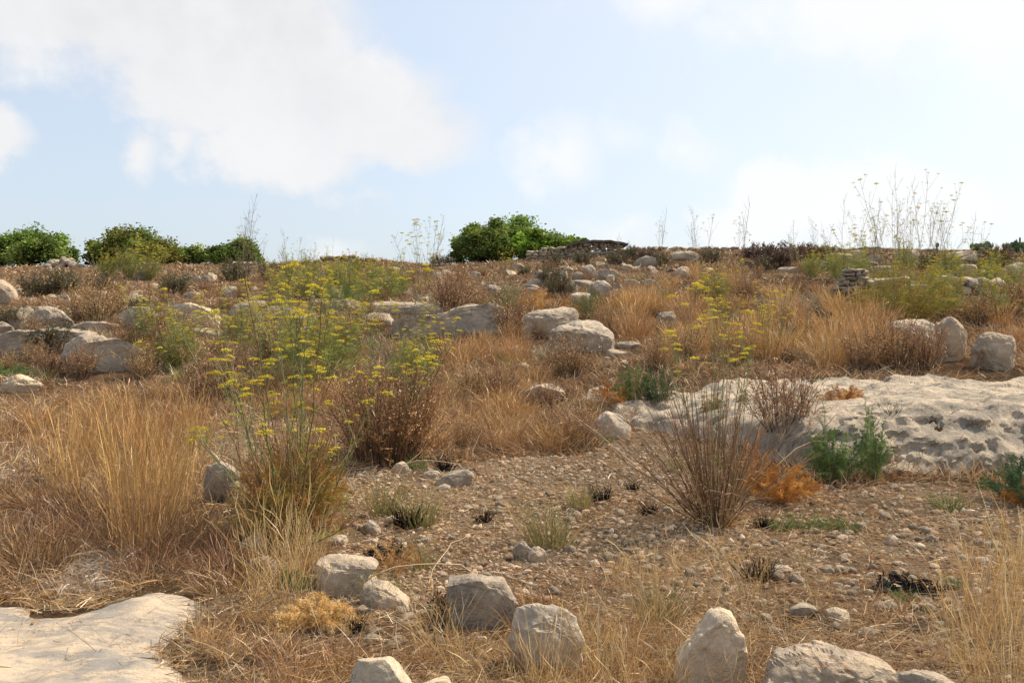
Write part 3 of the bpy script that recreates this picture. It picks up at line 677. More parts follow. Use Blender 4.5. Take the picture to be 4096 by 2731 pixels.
# ------------------------------------------------------------------ the big limestone outcrop
def build_outcrop():
    xs = np.arange(.6, 10.2, .028); ys = np.arange(9.6, 18.4, .028)
    X, Y = np.meshgrid(xs, ys); x, y = X.ravel(), Y.ravel()
    fe = front_edge(x) + .22 * fbm2(x / .7, np.zeros_like(x), 4, 71)
    back = np.interp(x, [.6, 1.5, 3, 5, 10], [15.0, 16.2, 16.0, 16.4, 16.6]) + .35 * fbm2(x / .9, np.zeros_like(x) + 5, 3, 72)
    d = np.minimum(y - fe, back - y)
    left = x - (1.0 + .4 * fbm2(y / .8, np.zeros_like(x) + 9, 3, 73)); d = np.minimum(d, left)
    bare = fbm2(x / 1.0, y / .9, 4, 74)
    thin = sstep(3.6, 2.2, x)                       # the far end is bedrock breaking through the gravel
    edge = sstep(-.15, .30, d) * (1 - .5 * thin * sstep(.0, .5, bare))
    P = np.stack([x, y, np.zeros_like(x)], 1)
    rdg = 1 - np.abs(fbm(P * np.array([.55, 1.1, 1]) / .8, 4, 75)); rdg2 = 1 - np.abs(fbm(P / .28, 4, 76))
    face = np.exp(-((y - fe - .35) / .45) ** 2)
    z = H0(x, y) - .16 + .34 * edge + .10 * fbm(P / 1.3, 3, 77) * edge - .10 * np.clip(rdg - .80, 0, 1) * (1 + 1.6 * face) * edge - .06 * np.clip(rdg2 - .8, 0, 1) * edge * (1 + face)
    zz = (z - H0(x, y)) * 7.5 + 1.1 * fbm(P / 1.6, 3, 81); fl = np.floor(zz); z = z + .45 * edge * ((fl + sstep(.55, .95, zz - fl)) - zz) / 7.5
    z = z + .026 * fbm(P / .15, 5, 78, .68) * edge - .05 * np.clip(fbm(P * np.array([.6, 1, 1]) / .22, 4, 83, .6) - .35, 0, 1) * edge + .05 * face * fbm(P * np.array([1, .4, 1]) / .35, 3, 79)
    y2 = y + .10 * face * fbm(np.stack([x, z * 2.6, y], 1) / .3, 4, 80) * (1 - thin)
    ny, nx = X.shape; i = np.arange(nx * ny).reshape(ny, nx)
    q = np.stack([i[:-1, :-1], i[:-1, 1:], i[1:, 1:], i[1:, :-1]], -1).reshape(-1, 4)
    q = q[(edge[q] > .02).any(1)]
    used = np.unique(q); mp = np.zeros(len(x), np.int64); mp[used] = np.arange(len(used))
    c = Vector((5.0, 12.5, 0))
    me = mesh_np('rock_outcrop', (np.stack([x, y2, z], 1) - np.array(c))[used], mp[q], None, False)
    me.polygons.foreach_set('use_smooth', np.ones(len(me.polygons), bool)); me.set_sharp_from_angle(angle=math.radians(22))
    tag(put('rock_outcrop', me, MAT_SLAB, loc=c), 'broad pitted limestone outcrop shelving down to the stony clearing', 'rock outcrop')
build_outcrop()

# ------------------------------------------------------------------ gravel
def ground_colour_mix(n, pal, w):
    k = RNG.choice(len(pal), n, p=np.array(w) / np.sum(w))
    return np.array(pal)[k] * RNG.uniform(.75, 1.25, (n, 1))

PEB = [(.74, .57, .38), (.64, .46, .28), (.78, .65, .48), (.50, .38, .25), (.62, .42, .24), (.36, .235, .14)]
PEBW = [4, 4, 2, 2, 2.5, 1.5]

def sample_ground(n, y0, y1, pad=.19):
    """Random ground points in a wide wedge in front of the camera."""
    y = np.sqrt(RNG.uniform(y0 * y0, y1 * y1, n)); a = RNG.uniform(-.54 - pad, .54 + pad, n)
    return a * (y + .8), y

def scatter_pebbles(g, x, y, size, sub, flat=.6):
    v, f = ICO[sub]; n = len(x)
    protos = []
    for k in range(10):
        r = np.random.default_rng(900 + k)
        p = facet(v.copy(), r, 9, .55, .9, .9); p = facet(p, r, 5, .30, .62, .97)
        protos.append(p * np.array([1.0, r.uniform(.65, .95), flat * r.uniform(.8, 1.25)]))
    kk = RNG.integers(0, 10, n); z = H(x, y)
    col = ground_colour_mix(n, PEB, PEBW)
    for k in range(10):
        s = np.where(kk == k)[0]
        if not len(s): continue
        a = RNG.uniform(0, 6.28, len(s)); t = RNG.normal(0, .25, len(s))
        ca, sa, ct, st = np.cos(a), np.sin(a), np.cos(t), np.sin(t)
        p = protos[k]
        px, py, pz = p[:, 0][None], p[:, 1][None], p[:, 2][None]
        qx = px * ct[:, None] + pz * st[:, None]; qz = -px * st[:, None] + pz * ct[:, None]
        rx = qx * ca[:, None] - py * sa[:, None]; ry = qx * sa[:, None] + py * ca[:, None]
        V = np.stack([rx, ry, qz], 2) * size[s][:, None, None] + np.stack([x[s], y[s], z[s] + size[s] * flat * RNG.uniform(.0, .5, len(s))], 1)[:, None]
        F_ = (np.arange(len(s))[:, None, None] * len(p) + f[None]).reshape(-1, 3)
        g.add(V.reshape(-1, 3), F_, np.repeat(col[s], len(p), 0))

def pebble_mat():
    m, nt, out = nodes('pebbles'); at_ = N(nt, 'ShaderNodeAttribute', attribute_name='Col'); tc = N(nt, 'ShaderNodeTexCoord')
    f = noise(nt, tc.outputs['Object'], 60, 5, .7)
    c = mixc(nt, mapr(nt, f, .35, .65), mixc(nt, .45, at_.outputs['Color'], (.12, .085, .06)), at_.outputs['Color'])
    b = N(nt, 'ShaderNodeBsdfDiffuse', Roughness=1); nt.links.new(c, b.inputs['Color'])
    bp = N(nt, 'ShaderNodeBump', Strength=.8, Distance=.012); nt.links.new(f, bp.inputs['Height']); nt.links.new(bp.outputs[0], b.inputs['Normal'])
    nt.links.new(b.outputs[0], out.inputs['Surface']); return m
MAT_PEB = pebble_mat()

def build_gravel():
    g = Geo()
    for n, y0, y1, s0, s1, sub in ((46000, 4.3, 7.0, .006, .022, 1), (5000, 4.3, 7.0, .016, .052, 2), (70000, 7.0, 12.5, .008, .030, 1), (8500, 7.0, 12.5, .022, .060, 2), (9000, 12.5, 17, .02, .06, 1), (2500, 17, 30, .04, .12, 1)):
        x, y = sample_ground(n, y0, y1)
        m = gravel_mask(x, y)
        m = np.maximum(m, .05 * (path_mask(x, y) < .5) + .16 * path_mask(x, y)) if y1 < 17 else np.maximum(m, .25 * (fbm2(x / 2, y / 2, 3, 88) > .3))
        k = RNG.random(n) < m * sstep(-.7, .2, fbm2(x / .45, y / .45, 4, 91) + .3)
        x, y = x[k], y[k]
        size = s0 + (s1 - s0) * RNG.random(len(x)) ** 3
        size = np.where(path_mask(x, y) > .3, size * .35, size)
        scatter_pebbles(g, x, y, size, sub)
    tag(put('gravel', g.mesh('gravel'), MAT_PEB), kind='stuff')
build_gravel()

# loose cobbles large enough to count
def build_cobbles():
    protos = []
    for k in range(7):
        r = np.random.default_rng(40 + k); v, f = ICO[3]
        p = facet(v.copy(), r, 8, .55, .9, .92) * np.array([1, r.uniform(.7, .95), r.uniform(.5, .75)])
        p = p * (1 + .12 * fbm(p * 2 + k, 3, k))[:, None]
        o = put('cobble', mesh_np('cobble', p, f, None, True), [MAT_ROCK, MAT_ROCK_PALE, MAT_ROCK, MAT_ROCK_GREY, MAT_ROCK_STAIN, MAT_ROCK, MAT_ROCK_PALE][k])
        protos.append(Kind(o))
    zones = [
        ('cobbles heaped between the front boulders', 'fist sized pale cobble in the heap between the front boulders', [(1330, 2420), (1780, 2380), (1800, 2560), (1700, 2600), (1420, 2600)], 34, .03, .062),
        ('cobbles on the open gravel', 'loose cream cobble on the open gravel of the clearing', [(1500, 2130), (1900, 1960), (2500, 1960), (2600, 2200), (2900, 2350), (2250, 2400), (1700, 2280)], 60, .03, .06),
        ('cobbles below the outcrop', 'loose pale cobble on the stony ground below the limestone outcrop', [(3000, 2150), (3300, 1990), (4096, 2000), (4096, 2260), (3300, 2300)], 44, .03, .065),
        ('cobbles by the burnt patch', 'loose tan cobble on the gravel around the black burnt patch', [(2700, 2300), (3300, 2280), (3850, 2320), (3780, 2560), (3000, 2540)], 44, .03, .07)]
    for grp, lab, poly, n, s0, s1 in zones:
        P = np.array(poly, float); c = 0
        while c < n:
            u, v = RNG.uniform(P.min(0), P.max(0))
            if not inside(poly, np.array([u]), np.array([v]))[0]: continue
            g = at(u, v); s = s0 + (s1 - s0) * RNG.random() ** 1.6
            protos[int(RNG.integers(7))].use(g + Vector((0, 0, s * .25)), RNG.uniform(0, 6.28), s, lab, 'cobble', grp, (RNG.normal(0, .2), RNG.normal(0, .2)))
            c += 1
build_cobbles()

# ------------------------------------------------------------------ dry thatch covering the ground
STRAW = np.array([(.47, .315, .16), (.34, .19, .085), (.58, .45, .27), (.38, .29, .19), (.18, .10, .05), (.50, .31, .125)])
def straw_cols(n, x, y, bias=None):
    f = fbm2(x / 1.3, y / 1.3, 3, 101); f2 = fbm2(x / .6, y / .6, 3, 103)
    w = np.stack([np.full(n, 1.0), np.clip(.9 + 1.7 * f, .1, 3), np.clip(.55 - 1.1 * f + .5 * f2, .08, 2), np.clip(.35 - f2, .05, 1), np.full(n, .45), np.clip(.5 + f2, .1, 2)], 1)
    if bias is not None: w = w * bias
    w = np.cumsum(w / w.sum(1, keepdims=True), 1)
    k = (RNG.random(n)[:, None] > w).sum(1)
    return STRAW[np.clip(k, 0, 5)] * RNG.uniform(.7, 1.3, (n, 1))

def no_plants(x, y):
    m = np.zeros(len(x)); near = (y < 8) & (x < 1)
    if near.any(): m[near] = sstep(.0, .10, poly_dist(PATH_XY, x[near], y[near]) + .06 * fbm2(x[near] / .2, y[near] / .2, 3, 66))
    fe = front_edge(x); on = sstep(.05, .35, np.minimum(y - fe, 16.2 - y)) * sstep(1.6, 2.4, x)
    return np.maximum(.985 * m, .97 * on)

def rock_front(x, y, reach=1.0):
    m = np.zeros(len(x))
    for rx, y0, y1, hw, hh in ROCKS:
        m = np.maximum(m, ((np.abs(x - rx * y / y0) < hw * 1.0) & (y > y0 - reach * (.5 + hh)) & (y < y1)).astype(float))
    return m

def thatch(name, bands, seed):
    g = Geo()
    for n, y0, y1, l0, l1, w, up, keepg in bands:
        x, y = sample_ground(n, y0, y1)
        gm = gravel_mask(x, y)
        dens = (1 - no_plants(x, y)) * (1 - (1 - keepg) * gm)
        dens = dens * sstep(-.6, .25, fbm2(x / .4, y / .4, 3, 111) + .2)
        if l1 > .27: dens = dens * (1 - .9 * rock_front(x, y))
        k = RNG.random(n) < dens; x, y = x[k], y[k]; n = len(x)
        # stems stand in little clumps
        x = x + .0; L = RNG.uniform(l0, l1, n) * (.6 + .5 * RNG.random(n)); a = RNG.uniform(0, 6.283, n)
        elv = np.clip(RNG.normal(up, .35, n), .02, 1.5)
        d = np.stack([np.cos(a) * np.cos(elv), np.sin(a) * np.cos(elv), np.sin(elv)], 1)
        b = np.stack([x, y, H(x, y) - .01 + RNG.random(n) * .035 * (elv < .5)], 1)
        bend = RNG.normal(0, .25, (n, 3)); bend[:, 2] = -np.abs(bend[:, 2]) * .6
        t = np.linspace(0, 1, 4)[None, :, None]
        P = b[:, None] + d[:, None] * L[:, None, None] * t + bend[:, None] * L[:, None, None] * t ** 2
        P[..., 2] = np.maximum(P[..., 2], (b[:, 2])[:, None] + .004)
        Wd = w * RNG.uniform(.5, 1.5, n)[:, None] * np.array([.9, 1, .8, .25])[None]
        g.ribbons(P, Wd, straw_cols(n, x, y))
    tag(put(name, g.mesh(name), MAT_STRAW), kind='stuff')
thatch('dry_grass_litter', [(70000, 3.6, 6.2, .05, .20, .0042, .25, .10), (70000, 6.2, 10, .06, .22, .0055, .3, .29), (63000, 10, 16, .08, .26, .009, .45, .14)], 1)
thatch('dry_grass', [(9000, 3.6, 6.2, .10, .32, .0035, 1.05, .05), (20000, 6.2, 10, .12, .34, .0045, 1.05, .03), (34000, 10, 16, .14, .40, .0075, 1.1, .05),
                     (60000, 16, 26, .10, .34, .012, .8, .3), (60000, 26, 42, .10, .32, .020, .75, .6), (46000, 42, 66, .12, .34, .032, .8, 1)], 2)
# ------------------------------------------------------------------ plant builders
def rvec(n): 
    v = RNG.normal(size=(n, 3)); return v / np.linalg.norm(v, axis=1, keepdims=True)

def vary(c, n, v=.2): return np.array(c) * RNG.uniform(1 - v, 1 + v, (n, 1))
def pick(pal, n, v=.2): return np.array(pal)[RNG.integers(0, len(pal), n)] * RNG.uniform(1 - v, 1 + v, (n, 1))

def tussock_mesh(name, n, h, spread, w, pal, seed, lean=.35, heads=.5, droop=.25, base=.12):
    global RNG
    keep = RNG; RNG = np.random.default_rng(seed)
    g = Geo(); k = 6
    r = base * np.sqrt(RNG.random(n)); a = RNG.uniform(0, 6.283, n)
    b = np.stack([r * np.cos(a), r * np.sin(a), np.full(n, -.03)], 1)
    la = a + RNG.normal(0, .7, n); ln = np.abs(RNG.normal(0, lean, n)) + spread * r / base * .5
    L = h * np.clip(RNG.normal(.75, .22, n), .2, 1.15)
    d = np.stack([np.cos(la) * np.sin(ln), np.sin(la) * np.sin(ln), np.cos(ln)], 1)
    out = np.stack([np.cos(la), np.sin(la), np.full(n, -.45)], 1) * (droop * RNG.random(n) ** 1.5)[:, None]
    t = np.linspace(0, 1, k)[None, :, None]
    P = b[:, None] + L[:, None, None] * (d[:, None] * t + out[:, None] * t ** 2.4)
    P = P + RNG.normal(0, .012, P.shape) * t
    hd = RNG.random(n) < heads
    W = np.where(hd[:, None], np.array([1, .8, .6, .55, 1.9, .4])[None], np.array([1.1, 1, .9, .7, .45, .15])[None]) * (w * RNG.uniform(.6, 1.4, n))[:, None]
    C = pick(pal, n, .25)
    C = np.repeat(C[:, None], k, 1)
    tip = np.array([1.0, 1.0, 1.0, 1.0, 1.1, 1.12])[None, :, None]; C = C * tip
    g.ribbons(P, W, C)
    RNG = keep
    return g.mesh(name)

def shrub_mesh(name, n, h, spread, pal, leafpal, seed, twigs=5, leaf=.0, r0=.004, tl=.22, nleaf=6, base=.08):
    global RNG
    keep = RNG; RNG = np.random.default_rng(seed); g = Geo(); k = 5
    a = RNG.uniform(0, 6.283, n); ln = np.abs(RNG.normal(0, spread, n)); L = h * np.clip(RNG.normal(.8, .18, n), .3, 1.1)
    r = base * np.sqrt(RNG.random(n)); b = np.stack([r * np.cos(a), r * np.sin(a), np.full(n, -.04)], 1)
    d = np.stack([np.cos(a) * np.sin(ln), np.sin(a) * np.sin(ln), np.cos(ln)], 1)
    t = np.linspace(0, 1, k)[None, :, None]
    cv = RNG.normal(0, .12, (n, 3)); cv[:, 2] = np.abs(cv[:, 2])
    P = b[:, None] + L[:, None, None] * (d[:, None] * t + cv[:, None] * t ** 2) + RNG.normal(0, .012, (n, k, 3)) * t
    R = r0 * RNG.uniform(.6, 1.4, n)[:, None] * np.linspace(1, .35, k)[None]
    C = pick(pal, n, .3)
    g.tubes(P, R, C, 3)
    m = n * twigs; i = np.repeat(np.arange(n), twigs); tt = RNG.uniform(.3, 1, m)
    seg = np.clip((tt * (k - 1)).astype(int), 0, k - 2); fr = tt * (k - 1) - seg
    s = P[i, seg] * (1 - fr)[:, None] + P[i, seg + 1] * fr[:, None]
    dd = d[i] * .75 + rvec(m) * .6; dd[:, 2] += .15; dd /= np.linalg.norm(dd, axis=1, keepdims=True)
    l2 = tl * RNG.uniform(.4, 1.2, m) * (h)
    t3 = np.linspace(0, 1, 3)[None, :, None]
    Q = s[:, None] + dd[:, None] * l2[:, None, None] * t3 + RNG.normal(0, .01, (m, 3, 3)) * t3
    g.ribbons(Q, r0 * 1.5 * np.array([1, .8, .4])[None] * np.ones((m, 1)), C[i] * 1.1)
    if leaf:
        q = m * nleaf; j = np.repeat(np.arange(m), nleaf); f = RNG.uniform(.2, 1, q)[:, None]
        c = Q[j, 0] * (1 - f) + Q[j, 2] * f + RNG.normal(0, leaf * 1.2, (q, 3))
        u = rvec(q); w_ = np.cross(u, rvec(q))
        g.quads(c, u * leaf * RNG.uniform(.6, 1.3, (q, 1)), w_ * leaf * .45, pick(leafpal, q, .3))
    RNG = keep
    return g.mesh(name)

def plume_mesh(name, n, h, rad, pal, seed, hair=.05, per=110, wid=.0028, squat=1.0, droop=.25, twist=0):
    """Feathery asparagus-like growth: curved plumes carrying very fine hairs."""
    global RNG
    keep = RNG; RNG = np.random.default_rng(seed); g = Geo()
    a = RNG.uniform(0, 6.283, n); rr = np.sqrt(RNG.random(n)); k = 6
    tip = np.stack([np.cos(a) * rr * rad, np.sin(a) * rr * rad, h * np.sqrt(np.clip(1.05 - rr ** 2, .05, 1)) * RNG.uniform(.55, 1.05, n) * squat], 1)
    b = tip * np.array([.25, .25, 0]) + RNG.normal(0, .02, (n, 3)) * np.array([1, 1, 0])
    t = np.linspace(0, 1, k)[None, :, None]
    P = b[:, None] + (tip - b)[:, None] * t; P[..., 2] += (4 * t * (1 - t))[..., 0] * .12 * h
    P = P + RNG.normal(0, .02, P.shape) * t; P[:, -1, 2] -= droop * .15 * RNG.random(n)
    C = pick(pal, n, .25)
    g.ribbons(P, np.full((n, k), .004), C * .8)
    m = n * per; i = np.repeat(np.arange(n), per); tt = RNG.random(m) ** .7 * .999 * (k - 1); s = tt.astype(int); fr = (tt - s)[:, None]
    c = P[i, s] * (1 - fr) + P[i, s + 1] * fr
    ax = P[i, s + 1] - P[i, s]; ax /= np.linalg.norm(ax, axis=1, keepdims=True) + 1e-9
    d = rvec(m) + ax * .7; d /= np.linalg.norm(d, axis=1, keepdims=True)
    l = hair * RNG.uniform(.4, 1.3, m) * (1.15 - tt / (k - 1) * .6)
    t2 = np.linspace(0, 1, 3)[None, :, None]
    Q = c[:, None] + d[:, None] * l[:, None, None] * t2
    Q[:, 2, 2] -= l * .1
    g.ribbons(Q, wid * np.array([1.1, 1, .4])[None] * np.ones((m, 1)), C[i] * RNG.uniform(.8, 1.25, (m, 1)))
    RNG = keep
    return g.mesh(name)

YEL = [(.70, .52, .04), (.76, .60, .07), (.62, .50, .06), (.54, .50, .09)]
PALEYEL = [(.50, .46, .14), (.46, .45, .18), (.54, .46, .12)]
def umbel_mesh(name, seed, size=.05, pal=YEL, rays=15, blob=.0062, per=7):
    global RNG
    keep = RNG; RNG = np.random.default_rng(seed); g = Geo()
    a = np.arange(rays) / rays * 6.283 * 2.618 + RNG.normal(0, .2, rays); r = size * np.sqrt((np.arange(rays) + .6) / rays)
    tip = np.stack([np.cos(a) * r, np.sin(a) * r, size * .62 - r * r / size * .28 + RNG.normal(0, .003, rays)], 1)
    P = np.stack([np.zeros((rays, 3)), tip * np.array([.5, .5, .62]), tip], 1)
    g.ribbons(P, np.full((rays, 3), .0014), vary((.30, .34, .07), rays))
    m = rays * per; i = np.repeat(np.arange(rays), per)
    c = tip[i] + RNG.normal(0, 1, (m, 3)) * np.array([.0075, .0075, .003])
    u = rvec(m); u[:, 2] *= .4; w_ = np.cross(u, rvec(m)); w_ /= np.linalg.norm(w_, axis=1, keepdims=True) + 1e-9
    g.quads(c, u * blob * RNG.uniform(.5, 1.1, (m, 1)), w_ * blob * .7, pick(pal, m, .2))
    RNG = keep
    return g.mesh(name)
UMB = [umbel_mesh('flower_head', 60 + i, .045 + .008 * i) for i in range(3)]
UMB_PALE = [umbel_mesh('flower_head', 70 + i, .040 + .006 * i, PALEYEL, 13, .0055, 4) for i in range(2)]
UMB_DRY = [umbel_mesh('flower_head', 80 + i, .045 + .006 * i, [(.34, .26, .15), (.40, .33, .2)], 12, .004, 2) for i in range(2)]

DRYSTEM = [(.26, .17, .09), (.34, .24, .14), (.20, .13, .08)]
GREENSTEM = [(.20, .24, .10), (.24, .27, .13), (.17, .21, .10), (.30, .28, .14)]
def fennel(seed, stems, h, lean, umb, pal=GREENSTEM, branches=6, leafpal=((.34, .34, .06), (.26, .30, .07)), leaves=60, base=.12, drift=(0, 0), low=.35, rad=.0055, usc=1.0, curved=.1, name='fennel_plant', sub=.5, dry=True):
    """Wild fennel: root > stem (with its branches and leaf threads) > flower_head."""
    global RNG
    keep = RNG; RNG = np.random.default_rng(seed)
    rt = root(name)
    for s in range(stems):
        g = Geo(); k = 8
        a = RNG.uniform(0, 6.283); ln = abs(RNG.normal(0, lean)); L = h * float(np.clip(RNG.normal(.82, .15), .45, 1.08))
        d = np.array([math.cos(a) * math.sin(ln) + drift[0], math.sin(a) * math.sin(ln) + drift[1], math.cos(ln)]); d /= np.linalg.norm(d)
        r = base * math.sqrt(RNG.random()); b = np.array([r * math.cos(a), r * math.sin(a), -.03])
        t = np.linspace(0, 1, k)[:, None]
        cv = np.array([-d[0], -d[1], 0]) * curved * RNG.uniform(-.4, 1.4) + RNG.normal(0, .04, 3)
        P = b + L * (d * t + cv * t ** 2); P[1:] += RNG.normal(0, .010, (k - 1, 3))
        C = pick(DRYSTEM if dry and s % 3 == 2 else pal, 1, .15); R = rad * RNG.uniform(.7, 1.2) * np.linspace(1, .34, k)
        g.tubes(P[None], R[None], C, 4)
        ends = [(P[-1], P[-1] - P[-2])]
        def at_t(x):
            x = x * (k - 1); i = min(int(x), k - 2); return P[i] + (P[i + 1] - P[i]) * (x - i)
        nodes_ = []
        for j in range(branches):
            tb = low + (1 - low) * (j + RNG.random() * .7) / branches * .97
            s0 = at_t(tb); nodes_.append(s0)
            ba = RNG.uniform(0, 6.283); o = np.array([math.cos(ba), math.sin(ba), 0])
            dd = d * .75 + o * RNG.uniform(.35, .75) + np.array([0, 0, .25]); dd /= np.linalg.norm(dd)
            l = h * (.08 + .30 * (1 - tb)) * RNG.uniform(.6, 1.25)
            tq = np.linspace(0, 1, 4)[:, None]
            Q = s0 + l * (dd * tq + np.array([0, 0, .18]) * tq ** 2) + RNG.normal(0, .004, (4, 3)) * tq
            g.tubes(Q[None], (rad * .45 * np.linspace(1, .5, 4))[None], C * 1.08, 3)
            ends.append((Q[-1], Q[-1] - Q[-2]))
            if RNG.random() < sub:
                s1 = Q[1] + (Q[2] - Q[1]) * RNG.random(); d2 = dd + rvec(1)[0] * .6; d2[2] = abs(d2[2]); d2 /= np.linalg.norm(d2)
                Q2 = s1 + l * .45 * d2 * tq; g.tubes(Q2[None], (rad * .36 * np.linspace(1, .5, 4))[None], C * 1.12, 3); ends.append((Q2[-1], d2))
        if leaves:
            nd = np.array(nodes_ + [at_t(x) for x in (.2, .3, .5)]); m = leaves
            i = RNG.integers(0, len(nd), m); dv = rvec(m); dv[:, 2] = np.abs(dv[:, 2]) * .8 + .1
            l = RNG.uniform(.03, .13, m)
            t2 = np.linspace(0, 1, 3)[None, :, None]
            Q = nd[i][:, None] + dv[:, None] * l[:, None, None] * t2; Q[:, 2, 2] -= l * .25
            g.ribbons(Q, np.full((m, 3), .0022) * np.array([1, .9, .4]), pick(leafpal, m, .25))
        so_ = put('stem', g.mesh('stem'), MAT_GREEN, rt)
        for e, dv in ends:
            if not umb or (dry and s % 3 == 2): break
            if RNG.random() < .15: continue
            dv = np.array(dv); dv = dv / (np.linalg.norm(dv) + 1e-9)
            f = put('flower_head', umb[int(RNG.integers(len(umb)))], MAT_FLOWER, so_, loc=e - dv * .012)
            up = Vector(dv) * .5 + Vector((0, 0, .8)); f.rotation_euler = up.to_track_quat('Z', 'Y').to_euler()
            q = usc * RNG.uniform(.4, 1.1); f.scale = (q, q, q * RNG.uniform(.8, 1.2))
    RNG = keep
    return rt

# ------------------------------------------------------------------ the plants of the photograph
GOLD = [(.50, .295, .10), (.43, .24, .08), (.57, .37, .15), (.37, .19, .065)]
STRAWP = [(.58, .41, .18), (.50, .31, .11), (.64, .49, .26), (.42, .23, .08)]
RUSS = [(.48, .275, .105), (.40, .205, .078), (.55, .36, .165), (.29, .145, .055)]
BROWN = [(.22, .135, .075), (.29, .185, .105), (.16, .10, .058), (.36, .24, .14)]
OLIVE = [(.22, .20, .07), (.28, .23, .09), (.16, .17, .06), (.36, .26, .11)]
FRESH = [(.10, .17, .04), (.14, .21, .055), (.08, .13, .035), (.20, .22, .08)]

def tk(name, cnt, *a, **k):
    return [Kind(put(name, tussock_mesh(name, *a, seed=500 + 31 * i + len(name), **k), MAT_STRAW)) for i in range(cnt)]
K_GOLD = tk('golden_grass_tussock', 4, 58, 1.0, .22, .0040, GOLD, lean=.13, heads=.85, droop=.14, base=.20)
K_STRAW = tk('straw_tussock', 4, 34, .62, .3, .0034, STRAWP, lean=.24, heads=.5, droop=.3, base=.12)
K_TALL = tk('tall_straw_tussock', 3, 46, 1.25, .2, .0044, STRAWP, lean=.11, heads=.8, droop=.18, base=.18)
K_RUSS = tk('russet_grass_tussock', 4, 190, .52, .5, .0056, RUSS, lean=.5, heads=.3, droop=.5, base=.2)
K_DRUSS = tk('matted_grass_tussock', 3, 200, .46, .5, .0056, [(.22, .11, .05), (.16, .085, .042), (.30, .16, .07), (.11, .06, .032), (.36, .22, .11)], lean=.6, heads=.1, droop=.6, base=.24)  # dark russet grass, with the deep shade below the golden stand put into its palette
K_ORANGE = tk('orange_grass_tussock', 4, 200, .95, .32, .0080, [(.50, .295, .115), (.43, .235, .09), (.58, .38, .17), (.35, .185, .075)], lean=.22, heads=.7, droop=.3, base=.3)
K_BROWN = tk('brown_grass_tussock', 3, 180, .62, .45, .013, RUSS + BROWN, lean=.35, heads=.4, droop=.4, base=.3)
K_OLIVE = tk('olive_tussock', 2, 150, .30, .3, .0042, OLIVE, lean=.22, heads=0, droop=.4, base=.07)
K_FRESH = tk('green_tussock', 2, 120, .22, .35, .0045, FRESH, lean=.28, heads=0, droop=.35, base=.08)

def scatter(kinds, poly, n, s0, s1, label, group, cat='grass tussock', min_d=0.0, tilt=.06, near_rock=.08):
    P = np.array(poly, float); c = 0; tries = 0; pts = []
    lo, hi = P.min(0), P.max(0)
    while c < n and tries < n * 60:
        tries += 1
        u, v = RNG.uniform(lo, hi)
        if not inside(poly, np.array([u]), np.array([v]))[0]: continue
        g = at(u, v)
        if any((g.x - q[0]) ** 2 + (g.y - q[1]) ** 2 < min_d * min_d for q in pts): continue
        if RNG.random() > near_rock and rock_front(np.array([g.x]), np.array([g.y]), 1.3)[0]: continue
        if path_mask(np.array([g.x]), np.array([g.y]))[0] > .2: continue
        pts.append((g.x, g.y))
        s = RNG.uniform(s0, s1); s = (s, s, s * RNG.uniform(.85, 1.15))
        kinds[int(RNG.integers(len(kinds)))].use(g, RNG.uniform(0, 6.283), s, label, cat, group, (RNG.normal(0, tilt), RNG.normal(0, tilt)))
        c += 1

def spot(kind, u, v, s, label, cat, group=None, rz=None):
    return kind.use(at(u, v), RNG.uniform(0, 6.283) if rz is None else rz, s, label, cat, group)

# golden stand beside the path
scatter(K_GOLD, [(240, 1960), (300, 1800), (560, 1730), (800, 1780), (800, 1990), (720, 2130), (480, 2150), (260, 2060)], 34, .55, .95, 'tall golden grass in the stand beside the pale path', 'golden grass stand beside the path', min_d=.2)
scatter(K_GOLD, [(500, 2200), (560, 2180), (600, 2210), (560, 2260)], 3, .8, 1.0, 'tallest golden grass, yellow green at its base, nearest the heap of dead leaves', 'golden grass nearest the dead leaf heap')
scatter(K_DRUSS, [(0, 1960), (300, 2000), (700, 2080), (950, 2100), (980, 2350), (900, 2390), (600, 2330), (500, 2240), (150, 2300), (0, 2280)], 44, .55, .85, 'matted russet grass below the golden stand', 'matted russet grass below the golden stand', min_d=.2)
scatter(K_STRAW, [(960, 2150), (1300, 2120), (1270, 2330), (1200, 2480), (960, 2420)], 20, .7, 1.15, 'thin straw grass at the foot of the big flowering fennel', 'straw grass at the foot of the big fennel', min_d=.12)
scatter(K_STRAW, [(1700, 2560), (2060, 2640), (2320, 2480), (2700, 2500), (2790, 2700), (3000, 2640), (3060, 2731), (3000, 2860), (1900, 2860), (1700, 2700)], 40, .35, .8, 'sparse straw grass in front of and between the front row boulders', 'straw grass among the front row boulders', min_d=.1, near_rock=.75)
scatter(K_STRAW, [(2450, 2250), (3200, 2260), (3300, 2480), (2500, 2450)], 14, .35, .8, 'wispy straw grass growing out of the open gravel', 'wispy grass on the open gravel', min_d=.25)
scatter(K_TALL, [(3860, 2560), (4060, 2350), (4300, 2400), (4300, 2860), (3800, 2860)], 18, .34, .66, 'tall straw grass in the corner by the burnt patch', 'tall straw grass by the burnt patch', min_d=.16)
scatter(K_RUSS, [(1400, 1830), (1560, 1640), (1700, 1500), (2100, 1450), (2330, 1640), (2420, 1760), (2100, 1820), (1750, 1820)], 44, .55, 1.0, 'tangled russet grass behind the gravel clearing', 'russet grass behind the clearing', min_d=.25)
scatter(K_RUSS, [(1000, 1560), (1400, 1500), (1400, 1640), (1250, 1700), (1000, 1660)], 14, .7, 1.1, 'tangled russet grass under the yellow fennel', 'russet grass under the fennel', min_d=.3)
scatter(K_RUSS, [(0, 1600), (600, 1560), (1000, 1650), (800, 1760), (300, 1780), (0, 1830)], 24, .6, .95, 'low brown grass behind the golden stand', 'low brown grass behind the golden stand', min_d=.3)
